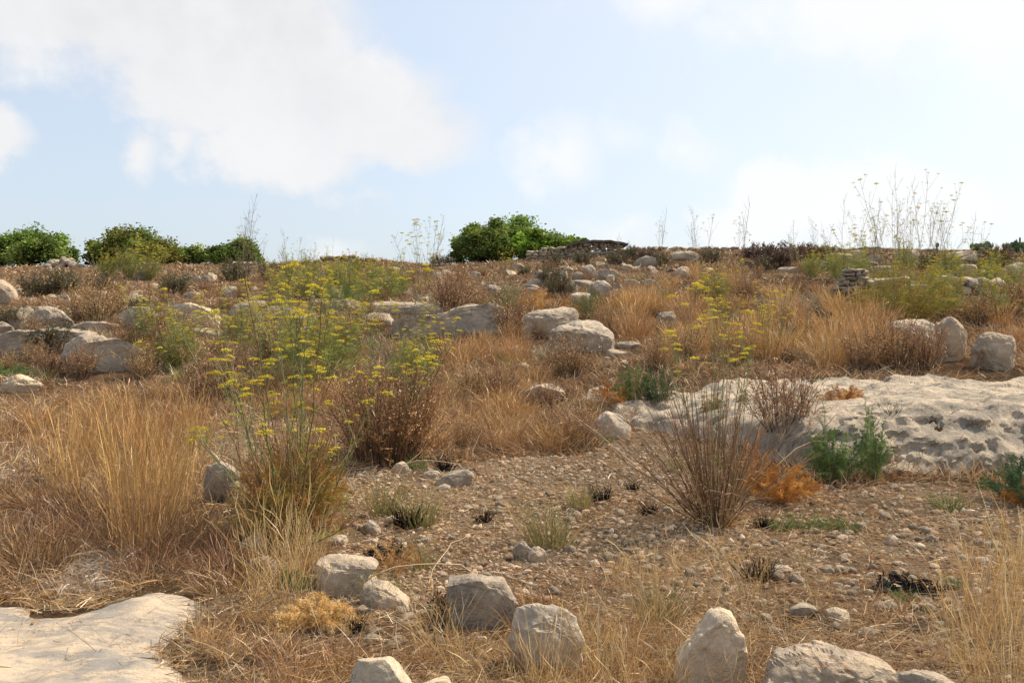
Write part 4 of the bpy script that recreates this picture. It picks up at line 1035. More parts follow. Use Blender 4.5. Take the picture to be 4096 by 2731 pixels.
scatter(K_RUSS, [(700, 2480), (1250, 2480), (1380, 2620), (1340, 2860), (820, 2860), (760, 2600)], 20, .18, .34, 'short russet tuft between the path and the bright cream wedge', 'short grass between path and cream wedge', min_d=.12)
scatter(K_ORANGE, [(2480, 1430), (2600, 1180), (2800, 1100), (3060, 1130), (3120, 1250), (3000, 1440), (2700, 1480)], 44, .5, .9, 'tall orange grass in the stand on the terrace behind the outcrop', 'orange grass stand on the terrace', min_d=.4)
scatter(K_ORANGE, [(3120, 1180), (3400, 1180), (3600, 1330), (3520, 1480), (3080, 1450)], 24, .6, .95, 'tall orange grass below the stacked stone wall', 'orange grass below the stacked wall', min_d=.4)
scatter(K_ORANGE, [(2380, 1240), (2560, 1180), (2640, 1300), (2560, 1360), (2440, 1290)], 12, .6, .9, 'dull brown orange grass behind the domed boulder', 'grass behind the domed boulder', min_d=.4)
scatter(K_ORANGE, [(3960, 1240), (4096, 1200), (4250, 1300), (4200, 1480), (4060, 1480)], 7, .6, .9, 'orange grass around the squarish cracked boulder', 'grass around the cracked boulder', min_d=.4)
scatter(K_ORANGE, [(1780, 1420), (2050, 1350), (2180, 1380), (2150, 1480), (1800, 1500)], 12, .45, .75, 'reddish grass in front of the long smooth ledge boulder', 'grass before the ledge boulder', min_d=.4)
scatter(K_BROWN, [(0, 1170), (500, 1140), (1000, 1130), (1500, 1150), (1500, 1200), (900, 1230), (300, 1220), (0, 1260)], 40, .35, .7, 'brown grass on the upper slope below the trees', 'brown grass below the trees', min_d=.5)
scatter(K_BROWN, [(1500, 1090), (2100, 1080), (2500, 1070), (2650, 1100), (2560, 1240), (2100, 1220), (1500, 1200)], 30, .3, .6, 'brown grass on the slope around the terrace wall', 'brown grass around the terrace wall', min_d=.5)
scatter(K_BROWN, [(150, 1390), (700, 1330), (900, 1420), (800, 1500), (200, 1520)], 14, .5, .9, 'brown grass between the thick pale slab and the fennel', 'brown grass by the thick pale slab', min_d=.4)

K_GREY = tk('grey_grass_tussock', 3, 120, .5, .5, .009, [(.36, .29, .19), (.44, .37, .25), (.28, .22, .13), (.24, .22, .11)], lean=.4, heads=.6, droop=.4, base=.22)
K_WEED = tk('olive_grass_tussock', 3, 150, .42, .5, .011, OLIVE + [(.20, .22, .07)], lean=.42, heads=.2, droop=.4, base=.24)
MIDL, MIDC, MIDR = [(0, 1260), (900, 1230), (1000, 1500), (300, 1560), (0, 1480)], [(900, 1180), (2100, 1130), (2350, 1500), (1750, 1640), (1000, 1640)], [(2400, 1120), (3400, 1100), (3700, 1420), (3300, 1480), (2500, 1480)]
for pl, nm in ((MIDL, 'on the slope around the long slabs'), (MIDC, 'on the slope around the yellow fennel'), (MIDR, 'on the terrace above the outcrop')):
    scatter(K_GREY, pl, 22, .6, 1.25, 'pale greyish dry grass ' + nm, 'greyish grass ' + nm, min_d=.4)
    scatter(K_WEED, pl, 16, .5, 1.1, 'olive green weedy grass ' + nm, 'olive grass ' + nm, min_d=.4)
scatter(K_STRAW, [(-20, 2400), (120, 2400), (200, 2440), (380, 2420), (560, 2345), (720, 2340), (900, 2400), (880, 2480), (720, 2580), (700, 2660), (780, 2731), (860, 2731), (820, 2500), (960, 2400), (700, 2300), (380, 2390)], 26, .2, .42, 'short wispy straw on the rim of the pale path', 'short straw on the path rim', min_d=.06)
KR = []
for i in range(5):
    v_, f_ = ICO[4]; r_ = np.random.default_rng(70 + i); p_ = facet(np.sign(v_) * np.abs(v_) ** .6, r_, 12, .55, .95, .95) * np.array([1, .8, r_.uniform(.5, .8)]); p_ = p_ * (1 + .09 * fbm(p_ * 2.2 + i * 7, 4, i))[:, None]
    m_ = mesh_np('slope_rock', p_, f_, None, True); m_.set_sharp_from_angle(angle=math.radians(24)); KR.append(Kind(put('slope_rock', m_, [MAT_ROCK_FAR, MAT_ROCK_GREY, MAT_ROCK_FAR, MAT_ROCK_STAIN, MAT_ROCK][i])))
for pl, nm, n, a_, b_ in (([(0, 1120), (1000, 1110), (1000, 1220), (0, 1230)], 'on the brown slope below the carob trees', 18, .14, .42), ([(1000, 1110), (2050, 1090), (2050, 1210), (1000, 1220)], 'on the slope around the yellow fennel drift', 26, .14, .45), ([(2050, 1060), (2700, 1040), (2700, 1110), (2050, 1120)], 'on the slope between hut and terrace wall', 16, .15, .4), ([(3100, 1060), (4096, 1050), (4096, 1200), (3480, 1200)], 'on the rough slope under the ridge wall', 18, .16, .5), ([(300, 1340), (1100, 1300), (1500, 1330), (1400, 1440), (500, 1500)], 'among the long slabs and fennel', 14, .12, .35), ([(1700, 1400), (2500, 1380), (2500, 1500), (1700, 1520)], 'below the domed boulder', 12, .1, .3)):
    scatter(KR, pl, n, a_, b_, 'small weathered limestone rock ' + nm, 'small rocks ' + nm, 'rock', .3, .15, 1.0)
# ------------------------------------------------------------------ fennel
for k_ in []: pass
K_F1 = [Kind(fennel(210 + i, 10, 1.75, .26, UMB + UMB_PALE[:1], branches=7, base=.2)) for i in range(3)]
K_F2 = [Kind(fennel(230 + i, 11, 1.55, .38, UMB + UMB_PALE[:1], branches=10, base=.25, low=.25, usc=.95, rad=.0075, leafpal=((.42, .40, .05), (.30, .34, .07)), leaves=110)) for i in range(2)]
for k_ in K_F2:
    put('foliage', plume_mesh('foliage', 84, 1.15, .62, [(.36, .36, .08), (.26, .30, .08), (.34, .26, .09), (.24, .26, .09)], 93 + len(k_.o.children), .12, 44, .006), MAT_GREEN, k_.o)
def plant(kind, u, v, s, label, cat='fennel', group=None, rz=None): return spot(kind, u, v, s, label, cat, group, rz)

big = fennel(301, 19, 2.2, .46, UMB, branches=7, rad=.0075, base=.26, drift=(-.10, .0), leaves=90)
b = put('basal_foliage', plume_mesh('basal_foliage', 190, .88, .58, [(.36, .26, .05), (.46, .26, .06), (.26, .24, .05), (.40, .20, .06)], 61, .10, 60, .0034), MAT_STRAW, big)
b = put('dead_stalk_clump', shrub_mesh('dead_stalk_clump', 170, .95, .42, [(.30, .17, .07), (.40, .24, .10), (.16, .09, .05)], GOLD, 62, 4, 0, .004), MAT_STRAW, big)
big.location = at(1165, 2150); tag(big, 'big flowering fennel with golden feathery base, nearest to the clearing', 'fennel')
dk = fennel(303, 10, 2.3, .20, UMB, branches=5, base=.25, drift=(.30, 0), low=.5, leaves=40, curved=-.04, rad=.009, dry=False)
put('dead_stalk_clump', shrub_mesh('dead_stalk_clump', 320, 1.05, .36, [(.17, .095, .05), (.24, .14, .075), (.11, .065, .04), (.34, .20, .1)], RUSS, 63, 5, .012, .005, base=.36), MAT_STRAW, dk)
dk.location = at(1545, 1850); tag(dk, 'fennel with long stems leaning out of a dark brown dry clump', 'fennel')

yl = [(620, 1400, 1.0, 'small fennel with dark stalks before the pale sunlit boulder'), (720, 1480, .95, 'fennel with yellow heads at the end of the thick pale slab'), (900, 1600, 1.05, 'fennel over dark grass, nearest the golden stand'),
      (1010, 1540, 1.05, 'broad yellow fennel in front of the screened grey boulder'), (1130, 1500, 1.3, 'tall fennel in the thick of the yellow patch'), (1240, 1560, 1.35, 'upright fennel above the big flowering one'),
      (1370, 1500, 1.05, 'fennel before the low pale slab'), (1480, 1480, 1.0, 'fennel at the edge of the long ledge boulder'), (1300, 1380, 1.0, 'fennel behind the yellow patch, by the flat slabs'),
      (1120, 1330, 1.05, 'fennel in front of the thin tilted slab'), (960, 1420, 1.0, 'fennel low against the screened boulder'), (1640, 1540, .8, 'thin fennel before the ledge boulder'), (1750, 1490, .75, 'sparse fennel by the reddish grass')]
for i, (u, v, s, lb) in enumerate(yl): plant((K_F2 + K_F1)[i % 5], u, v, s, lb)
up = [(1120, 1215), (1210, 1190), (1290, 1205), (1390, 1190), (1460, 1215), (1540, 1200), (1340, 1150), (1240, 1130), (1420, 1125), (1600, 1180), (1500, 1140), (1160, 1140)]
for i, (u, v) in enumerate(up): plant(K_F2[i % 2], u, v, RNG.uniform(.8, 1.05), 'yellow fennel in the drift on the upper slope under the stone mound', group='yellow fennel drift on the upper slope')
for i, (u, v, s, lb) in enumerate([(1680, 1180, 1.55, 'tall lone fennel with few heads against the sky'), (2030, 1120, .8, 'fennel in front of the big ridge tree')]): plant(K_F1[i], u, v, s, lb)
for u, v, s, lb in [(520, 1110, 1.35, 'fennel in front of the yellow flecked tree, tallest there'), (600, 1120, 1.1, 'fennel before the yellow flecked tree, the shorter one'), (430, 1115, 1.0, 'fennel at the edge of the yellow flecked tree')]: plant(K_F2[0], u, v, s, lb)
scatter(K_STRAW, [(1400, 1830), (1560, 1640), (1700, 1500), (2100, 1450), (2330, 1640), (2420, 1760), (2100, 1820), (1750, 1820)], 26, .7, 1.2, 'pale bent straw among the russet grass behind the clearing', 'pale straw behind the clearing', min_d=.2)
for i, (u, v) in enumerate([(3330, 1090), (3440, 1100), (3560, 1180), (3680, 1170), (3760, 1160), (3860, 1180), (3960, 1150), (4050, 1180), (3800, 1100), (3620, 1080), (3250, 1110), (3980, 1080)]): plant(K_F2[i % 2], u, v, RNG.uniform(.7, 1.0), 'yellow green fennel in the drift along the rough terrace wall', group='yellow green fennel drift along the terrace wall')
# dead brown clump with green stems in the clearing
dead = fennel(311, 10, 2.15, .12, UMB, branches=6, base=.2, low=.62, leaves=30, usc=.85)
_g = RNG; RNG = np.random.default_rng(5)
for i in range(88):
    g = Geo(); a = RNG.uniform(0, 6.283); ln = min(abs(RNG.normal(.30, .42)), 1.05); L = RNG.uniform(.8, 1.65); k = 6
    d = np.array([math.cos(a) * math.sin(ln), math.sin(a) * math.sin(ln) * .8, math.cos(ln)]); t = np.linspace(0, 1, k)[:, None]
    b0 = np.array([math.cos(a), math.sin(a), 0]) * .14 * math.sqrt(RNG.random()) + (0, 0, -.03)
    P = b0 + L * (d * t + np.array([d[0], d[1], .0]) * .08 * t ** 2) + RNG.normal(0, .010, (k, 3))
    C = pick([(.19, .105, .058), (.26, .15, .085), (.13, .075, .045), (.36, .24, .14), (.21, .14, .07)], 1, .2)
    g.tubes(P[None], (RNG.uniform(.004, .0072) * np.linspace(1, .35, k))[None], C, 4)
    m = 15; q = RNG.integers(1, k - 1, m); dd = d + rvec(m) * .55; dd[:, 2] = np.abs(dd[:, 2]); l = RNG.uniform(.08, .35, m)
    t3 = np.linspace(0, 1, 3)[None, :, None]
    g.ribbons(P[q][:, None] + dd[:, None] * l[:, None, None] * t3, np.full((m, 3), .0036) * np.array([1, .8, .4]), np.repeat(C, m, 0))
    m = 6; q = RNG.integers(0, 3, m); dd = rvec(m); dd[:, 2] = -np.abs(dd[:, 2]) * .5; l = RNG.uniform(.03, .12, m)
    g.ribbons(P[q][:, None] + dd[:, None] * l[:, None, None] * t3, np.full((m, 3), .009) * np.array([.8, 1, .3]), vary((.42, .31, .18), m))
    put('dry_stalk', g.mesh('dry_stalk'), MAT_STRAW, dead)
RNG = _g
put('dry_sheath', tussock_mesh('dry_sheath', 70, .35, .6, .011, STRAWP, 77, .5, 0, .5, .12), MAT_STRAW, dead)
dead.location = at(2862, 2100); tag(dead, 'bushy brown dead fennel with a few green flowering stems, alone in the clearing', 'fennel')
# fennel over the stacked wall and thin stalks on the skyline
rb = fennel(321, 24, 3.8, .38, UMB_PALE + UMB[:1], branches=7, base=.35, low=.5, leaves=90, rad=.007, usc=1.25)
put('foliage', plume_mesh('foliage', 230, 1.7, 1.7, [(.30, .27, .05), (.22, .22, .05), (.40, .30, .07), (.34, .22, .06)], 71, .17, 50, .008), MAT_GREEN, rb)
rb.location = at(3620, 1290); tag(rb, 'largest fennel, wide and pale, rising over the shaded boulder into the sky', 'fennel')
for i, (u, v, s, lb) in enumerate([(3780, 1250, 1.15, 'fennel beside the upright stained boulder'), (3960, 1270, 1.0, 'fennel between the wooden post and the cracked boulder'), (3480, 1180, 1.2, 'fennel in front of the stacked stone wall'),
        (3080, 1440, .95, 'short yellow fennel beyond the outcrop edge'), (2900, 1400, 1.05, 'fennel inside the orange grass stand'), (2860, 1230, 1.0, 'tall yellow fennel at the back of the orange grass'), (3360, 1130, 1.1, 'fennel by the end of the stacked wall')]): plant((K_F2 + K_F1)[i % 5], u, v, s, lb)
K_DRY = [Kind(fennel(340 + i, 3, 2.3, .20, UMB_DRY, [(.36, .29, .17), (.30, .24, .14), (.40, .33, .2)], 8, ((.4, .34, .2), (.34, .3, .16)), 14, .12, low=.45, rad=.0065, usc=1.4, name='dry_fennel_stalk')) for i in range(3)]
for i, (u, v, s) in enumerate([(2640, 1080, 1.35), (2760, 1100, 1.2), (2800, 1080, 1.25), (2960, 1150, 1.25), (3180, 1090, 1.1), (3280, 1080, 1.05), (3380, 1090, 1.35), (3480, 1090, 1.45), (3560, 1120, 1.3), (3700, 1120, 1.6), (3800, 1100, 1.25), (3620, 1080, 1.15),
        (3880, 1130, 1.15), (950, 1180, 1.3), (1030, 1160, 1.2), (1000, 1140, .9), (965, 1150, 1.5), (1160, 1130, 1.0), (1320, 1090, .8), (2480, 1030, .7)]):
    plant(K_DRY[i % 3], u, v, s * RNG.uniform(.75, 1.15), 'thin bleached fennel stalk standing against the sky', 'dry fennel', 'bleached fennel stalks against the sky')
# ------------------------------------------------------------------ feathery bushes and shrubs
ASP = [(.10, .165, .045), (.13, .20, .055), (.07, .115, .035), (.18, .235, .075)]
BLUEG = [(.075, .12, .05), (.10, .15, .06), (.055, .09, .04)]
ORG = [(.50, .24, .055), (.42, .19, .045), (.56, .31, .09), (.34, .15, .045)]
def feathery(name, u, v, label, seed, parts, cat='shrub', scale=1):
    rt = root(name, at(u, v))
    for i, (pal, n, h, rad, off, hair, per) in enumerate(parts):
        put('foliage', plume_mesh('foliage', n, h, rad, pal, seed + i, hair, per, .0032), MAT_GREEN, rt, loc=off)
    return tag(rt, label, cat)
feathery('asparagus_bush', 3400, 1935, 'bright green feathery bush growing up against the outcrop', 801, [(ASP, 60, .62, .42, (-.12, .05, 0), .06, 110), (ASP, 46, .92, .30, (.28, .12, 0), .06, 110), (ASP, 26, .86, .20, (-.22, .16, 0), .055, 110)])
feathery('asparagus_bush', 4075, 2010, 'dark green feathery bush at the picture edge, orange at its foot', 805, [(BLUEG, 70, .50, .40, (0, 0, 0), .055, 120), (ORG, 24, .25, .22, (-.05, -.2, 0), .05, 100)])
feathery('dry_feathery_bush', 3105, 2015, 'glowing orange dry feathery bush behind the brown dead fennel', 809, [(ORG, 90, .42, .46, (.05, .1, 0), .05, 120), (ORG, 30, .75, .2, (-.1, .35, 0), .05, 100)])
feathery('feathery_bush', 2545, 1640, 'two coloured feathery bush, orange on one side and blue green on the other', 812, [(ORG + [(.25, .21, .06)], 60, .52, .42, (-.42, .1, 0), .07, 110), ([(.12, .15, .045), (.17, .18, .05), (.09, .12, .04)], 60, .80, .42, (-.05, .15, 0), .07, 110), (BLUEG, 70, .74, .40, (.36, .05, 0), .065, 120)])
feathery('dry_feathery_bush', 3370, 1625, 'rusty dry cushion growing on top of the outcrop', 815, [(ORG + RUSS, 60, .30, .42, (0, 0, 0), .06, 100)])
feathery('green_cushion', 3270, 1560, 'small bright green cushion on the outcrop rim', 816, [(ASP, 34, .24, .26, (0, 0, 0), .05, 100)])
feathery('green_cushion', 3718, 1540, 'small olive and red cushion at the back of the outcrop', 817, [(OLIVE + RUSS, 30, .16, .20, (0, 0, 0), .045, 90)])
feathery('feathery_bush', 2100, 1240, 'orange and green feathery bush behind the rounded pale boulder', 818, [(ORG, 40, .75, .7, (.3, 0, 0), .12, 80), (FRESH, 46, .85, .7, (-.5, 0, 0), .12, 80)])
feathery('feathery_bush', 2350, 1275, 'green feathery bush between the domed boulder and the terrace wall', 820, [(FRESH + OLIVE, 60, .95, .6, (0, 0, 0), .12, 80), (ORG, 30, .6, .5, (-.6, -.1, 0), .1, 70)])
feathery('green_cushion', 730, 1470, 'soft blue green cushion beside the thick pale slab', 822, [(BLUEG + FRESH, 44, .42, .6, (0, 0, 0), .08, 80)])
feathery('green_cushion', 1180, 2370, 'small green cushion beside the blocky cream boulder', 823, [(FRESH, 30, .17, .15, (0, 0, 0), .04, 90)])
feathery('dry_feathery_bush', 1260, 2520, 'small tan orange cushion of dry growth between path and boulders', 824, [([(.66, .43, .18), (.58, .36, .13), (.70, .50, .25)], 90, .20, .28, (0, 0, 0), .04, 100)])
feathery('dry_feathery_bush', 1560, 2300, 'thin orange brown dry growth over the half buried yellowish rock', 825, [(RUSS, 26, .30, .26, (0, 0, 0), .05, 60)])
feathery('green_cushion', 20, 1510, 'green growth behind the white knobbly rock', 826, [(FRESH, 40, .35, .6, (0, 0, 0), .08, 80)])
feathery('feathery_bush', 1390, 1235, 'dark green bush amid the yellow fennel drift', 827, [(FRESH, 50, .9, .8, (0, 0, 0), .14, 80)])
feathery('dry_feathery_bush', 600, 1430, 'orange dry growth at the end of the thick pale slab', 828, [(ORG, 36, .5, .4, (0, 0, 0), .09, 80)])
feathery('green_cushion', 2850, 1660, 'olive weeds on the bedrock behind the dead fennel', 829, [(OLIVE, 26, .35, .2, (0, 0, 0), .06, 80), (OLIVE, 20, .3, .2, (.5, .2, 0), .06, 70)])

DARKW = [(.13, .085, .055), (.18, .115, .07), (.09, .06, .045)]
PURP = [(.13, .085, .06), (.16, .10, .06), (.10, .075, .05)]
def sk(name, cnt, *a, **k): return [Kind(put(name, shrub_mesh(name, *a, seed=700 + 17 * i + len(name), **k), MAT_STRAW)) for i in range(cnt)]
K_SHRUB = sk('dry_shrub', 4, 70, .8, .42, DARKW + BROWN, RUSS + [(.40, .26, .14)], twigs=7, leaf=.013, r0=.005, nleaf=5, base=.2)
K_DARK = sk('dark_shrub', 3, 60, .75, .55, DARKW, [(.10, .11, .04), (.14, .13, .05), (.08, .07, .04), (.20, .14, .07)], twigs=8, leaf=.022, r0=.006, nleaf=9, base=.3)
K_HEATH = sk('heath_bush', 2, 80, .8, .75, PURP, PURP + [(.20, .12, .07)], twigs=8, leaf=.030, r0=.008, nleaf=10, base=.4)
for i, (u, v, s, lb) in enumerate([
        (690, 1430, 1.3, 'tall dark dry shrub in front of the pale sunlit boulder'), (400, 1300, 1.5, 'brown dry shrub between two grey boulders of the terrace edge'), (330, 1285, 1.2, 'dry shrub beside the brown faced boulder'),
        (330, 1515, .8, 'dark upright dry shrub against the thick pale slab'), (560, 1515, .7, 'dry shrub at the broken corner of the thick pale slab'), (130, 1470, .7, 'dark shrub at the foot of the long grey slab'),
        (850, 1620, 1.2, 'dark dry shrub under the front fennel of the yellow patch'), (1800, 1250, 1.6, 'dark drooping dry shrub on top of the ledge boulder'), (2040, 1340, 1.3, 'brown dry shrub between ledge and pale boulders'), (2440, 1340, 1.0, 'dry shrub touching the domed boulder'),
        (2270, 1500, .95, 'thin bare dark twigs in front of the domed boulder'), (2180, 1640, .6, 'small brown shrub on the flat bedrock patch'), (2000, 1620, .8, 'dry shrub at the back of the russet grass'), (2330, 1790, .7, 'dry shrub at the corner of the gravel clearing'),
        (3130, 1720, 1.0, 'dark dry shrub at the end of the outcrop'), (3580, 1470, 1.2, 'dark dry shrub under the largest fennel'), (3440, 1480, .9, 'dry shrub with pale twigs on the outcrop edge'), (3900, 1300, 1.2, 'dark dry shrub behind the squarish cracked boulder'),
        (3700, 1470, 1.0, 'brown dry shrub at the foot of the upright boulder'), (4070, 1250, 1.3, 'greenish dark shrub at the picture edge above the cracked boulder'), (2960, 1450, .8, 'dry shrub at the front of the orange stand'), (2730, 1440, .9, 'brown shrub before the orange stand'),
        (1280, 1440, 1.2, 'brown shrub hidden in the yellow patch'), (1090, 1440, 1.2, 'dark shrub hidden in the yellow patch'), (1420, 1370, 1.1, 'dark shrub between the flat slabs'), (1900, 1600, .8, 'dry shrub deep in the russet grass'), (1720, 1640, .8, 'dry shrub next to the leaning fennel clump')]):
    spot(K_SHRUB[i % 4], u, v, s, lb, 'dry shrub')
for pl, nm, n in ((MIDL, 'on the slope around the long slabs', 16), (MIDC, 'on the slope around the yellow fennel', 26), (MIDR, 'on the terrace above the outcrop', 22), ([(0, 1150), (1000, 1120), (2300, 1080), (2500, 1130), (1000, 1230), (0, 1230)], 'high on the slope near the skyline', 22)):
    scatter(K_SHRUB, pl, n, .4, .85, 'low brown twiggy shrub ' + nm, 'twiggy shrubs ' + nm, 'dry shrub', .5)
scatter(K_SHRUB, [(1400, 1830), (1560, 1640), (1700, 1500), (2100, 1450), (2330, 1640), (2420, 1760), (2100, 1820), (1750, 1820)], 10, .35, .6, 'small twiggy shrub in the russet grass behind the clearing', 'small shrubs behind the clearing', 'dry shrub', .4)
for i, (u, v, s, lb) in enumerate([
        (2460, 1060, 1.5, 'dark green shrub by the hut corner'), (2520, 1040, 1.4, 'dark shrub on the ridge beside the hut corner'), (2640, 1060, 1.3, 'dark shrub in the hollow under the overhanging boulder'), (2840, 1050, 1.5, 'dark shrub beside the large white block'),
        (1750, 1065, 1.4, 'round dark shrub at the foot of the big ridge tree'), (1790, 1050, 1.2, 'dark shrub before the big ridge tree'), (1420, 1085, 1.4, 'dark shrub on the stone mound'), (2210, 1075, 1.5, 'olive shrub before the hut wall'), (2330, 1060, 1.4, 'olive shrub in front of the hut roof'),
        (2200, 1135, 1.1, 'dark shrub in the terrace wall gap'), (2240, 1185, 1.1, 'dark shrub at the foot of the terrace wall'), (2100, 1105, .9, 'small green shrub at the low end of the terrace wall'), (150, 1190, 1.4, 'grey dry shrub near the stained white rock'),
        (250, 1180, 1.4, 'dark low shrub in the brown grass below the first tree'), (700, 1180, 1.3, 'low dark shrub before the short row of stones'), (430, 1180, 1.2, 'olive shrub under the yellow flecked tree'), (560, 1290, 1.0, 'green shrub between the two boulders of the terrace edge'), (220, 1420, 1.1, 'dark green weed shading the thick slab'), (60, 1310, 1.0, 'green weed under the pinkish pointed rock'),
        (940, 1130, 1.5, 'brown shrub on the skyline beside the round tree'), (1080, 1120, 1.4, 'brown shrub where the fennel drift begins'), (3330, 1040, 1.4, 'dark shrub among ridge rocks'), (3050, 1090, 1.3, 'dark shrub at the back of the orange stand'), (3720, 1080, 1.5, 'dark shrub beneath the ridge rocks, near the post')]):
    spot(K_DARK[i % 3], u, v, s * (.62 if v < 1110 else .8), lb, 'shrub')
for i, (u, v, s, lb) in enumerate([(3090, 1070, 2.0, 'tallest purple brown heath bush on the ridge'), (3020, 1040, 1.5, 'low dark heath bush beside the tallest one'), (3190, 1050, 1.7, 'spiky dark heath bush on the ridge above the orange stand'), (3260, 1040, 1.5, 'flat heath bush at the ridge wall'), (3990, 1060, 1.7, 'purple brown heath bush below the cactus'), (2590, 1050, 1.3, 'reddish heath bush around the pale ridge rock')]):
    spot(K_HEATH[i % 2], u, v, s * .62, lb, 'bush')

# small tussocks on the gravel, green, olive and burnt
CHAR = [(.012, .011, .010), (.02, .018, .016), (.03, .026, .022), (.008, .008, .008)]
K_CHAR = tk('burnt_tussock', 2, 150, .24, .35, .007, CHAR, lean=.26, heads=0, droop=.3, base=.08)
for k in K_CHAR: k.o.data.materials.clear(); k.o.data.materials.append(MAT_CHAR)
for i, (u, v, s, lb) in enumerate([(1665, 1878, 1.05, 'fresh green tuft by the brown topped stone'), (3115, 2120, .9, 'olive green tuft at the far end of the row before the outcrop'), (3205, 2122, 1.2, 'tallest green tuft of the row before the outcrop'), (3318, 2116, .9, 'green tuft third in the row before the outcrop'), (3400, 2124, .9, 'green tuft last in the row before the outcrop'), (3790, 2040, 1.3, 'lone fresh green tuft below the outcrop face'), (2430, 1770, .8, 'small green weed by the thin dry shrub'), (3610, 2405, .6, 'tiny green sprout in the black burnt patch'), (3820, 2350, .6, 'tiny green sprout beside the burnt patch')]):
    spot(K_FRESH[i % 2], u, v, s, lb, 'grass tuft')
for i, (u, v, s, lb) in enumerate([(2195, 2195, 1.8, 'largest olive tussock, above the touching pair of stones'), (1535, 2062, 1.5, 'half burnt olive tuft near the dull grey stone'), (1682, 2112, 1.5, 'olive tuft growing beside a charred stump'), (2320, 2035, 1.1, 'olive tuft beside the black green one'), (1680, 2275, .9, 'olive tuft right behind the small burnt patch'), (800, 1790, 1.4, 'olive tuft behind the golden stand'), (2640, 2500, 1.3, 'olive tuft among straw grass behind the big half hidden boulder'), (2700, 1880, .8, 'olive weed on gravel by the dead fennel'), (1530, 2420, 1.0, 'olive tuft in front of the half-buried rock')]):
    spot(K_OLIVE[i % 2], u, v, s, lb, 'grass tuft')
for i, (u, v, s, lb) in enumerate([(1780, 1880, 1.2, 'black burnt tuft behind the grey wedge rock'), (1630, 2105, 1.5, 'charred stump beside the olive tuft'), (1935, 2095, .9, 'small black burnt tuft alone in the clearing'), (2400, 2005, 1.2, 'black green burnt tuft in the middle of the clearing'), (2530, 1962, .8, 'small burnt tuft nearest the dead fennel'), (2595, 2056, .9, 'flat black burnt tuft beside the round grey stone'), (3030, 2320, 1.2, 'burnt stub with a black spike in the gravel'), (3560, 1680, 1.3, 'black twiggy plant in a hole of the outcrop'), (3050, 2110, .8, 'black stub beside the green tuft row'), (1410, 2530, .8, 'burnt tuft beside the cobble heap'), (890, 2010, .9, 'black burnt remains under the grey boulder with white edge'), (3470, 1730, 1.1, 'dark weed in the outcrop cleft')]):
    spot(K_CHAR[i % 2], u, v, s * .78, lb, 'burnt tuft')

def burnt_patch(poly, label, seed):
    global RNG
    keep = RNG; RNG = np.random.default_rng(seed); P = np.array(poly, float); c = at(P[:, 0].mean(), P[:, 1].mean())
    g = Geo(); pts = []
    while len(pts) < 240:
        u, v = RNG.uniform(P.min(0), P.max(0))
        if inside(poly, np.array([u]), np.array([v]))[0]: pts.append(np.array(at(u, v) - c))
    b = np.array(pts); n = len(b); d = rvec(n); d[:, 2] = np.abs(d[:, 2]) * .8 + .1; l = RNG.uniform(.03, .12, n); t = np.linspace(0, 1, 3)[None, :, None]
    g.ribbons(b[:, None] + d[:, None] * l[:, None, None] * t, np.full((n, 3), .010) * np.array([1, .9, .4]), pick(CHAR + [(.05, .035, .025)], n, .3))
    v, f = ICO[2]
    for i in range(60):
        p = facet(v.copy(), np.random.default_rng(seed + i), 6, .5, .9) * RNG.uniform(.02, .055) * np.array([1.3, 1.1, .6]); g.add(p + b[i * 3 % n], f, pick(CHAR, 1)[0])
    RNG = keep
    tag(put('burnt_patch', g.mesh('burnt_patch'), MAT_CHAR, loc=c), label, 'burnt patch')
burnt_patch([(3480, 2375), (3530, 2310), (3620, 2300), (3700, 2330), (3775, 2370), (3740, 2390), (3600, 2375)], 'black burnt patch of charred grass on the open gravel', 41)
burnt_patch([(1480, 2240), (1500, 2195), (1560, 2200), (1612, 2205), (1590, 2235), (1530, 2262)], 'small burnt patch of char behind the blocky cream boulder', 42)
burnt_patch([(1735, 2500), (1740, 2400), (1785, 2420), (1800, 2520), (1780, 2560)], 'black scorched soil beside the grey faced angular boulder', 43)

def leaf_heap(poly, n, label, seed, s=1.0):
    global RNG
    keep = RNG; RNG = np.random.default_rng(seed); P = np.array(poly, float); c = at(P[:, 0].mean(), P[:, 1].mean()); g = Geo(); b = []
    while len(b) < n:
        u, v = RNG.uniform(P.min(0), P.max(0))
        if inside(poly, np.array([u]), np.array([v]))[0]: b.append(np.array(at(u, v) - c) + (0, 0, RNG.random() * .07))
    b = np.array(b); a = RNG.uniform(0, 6.283, n); e = RNG.normal(.1, .3, n); d = np.stack([np.cos(a) * np.cos(e), np.sin(a) * np.cos(e), np.sin(e)], 1)
    l = RNG.uniform(.06, .18, n) * s; t = np.linspace(0, 1, 5)[None, :, None]; cu = RNG.normal(0, .35, (n, 3)); cu[:, 2] = -np.abs(cu[:, 2])
    Q = b[:, None] + l[:, None, None] * (d[:, None] * t + cu[:, None] * t ** 2); Q[..., 2] = np.maximum(Q[..., 2], b[:, None, 2] * .4)
    g.ribbons(Q, np.full((n, 5), .011 * s) * np.array([.5, 1, 1, .8, .2]) * RNG.uniform(.5, 1.3, (n, 1)), pick([(.50, .42, .33), (.42, .34, .26), (.34, .25, .17), (.58, .50, .42)], n, .2))
    RNG = keep
    tag(put('dead_leaf_heap', g.mesh('dead_leaf_heap'), MAT_STRAW, loc=c), label, 'leaf heap')
leaf_heap([(230, 2340), (330, 2260), (420, 2225), (520, 2235), (515, 2290), (420, 2330), (380, 2390), (260, 2400)], 420, 'heap of curled grey dead leaves beside the path', 51)
leaf_heap([(-40, 1930), (0, 1880), (70, 1870), (110, 1900), (40, 1960)], 200, 'small heap of pale dead leaves in the brown grass by the picture edge', 52)
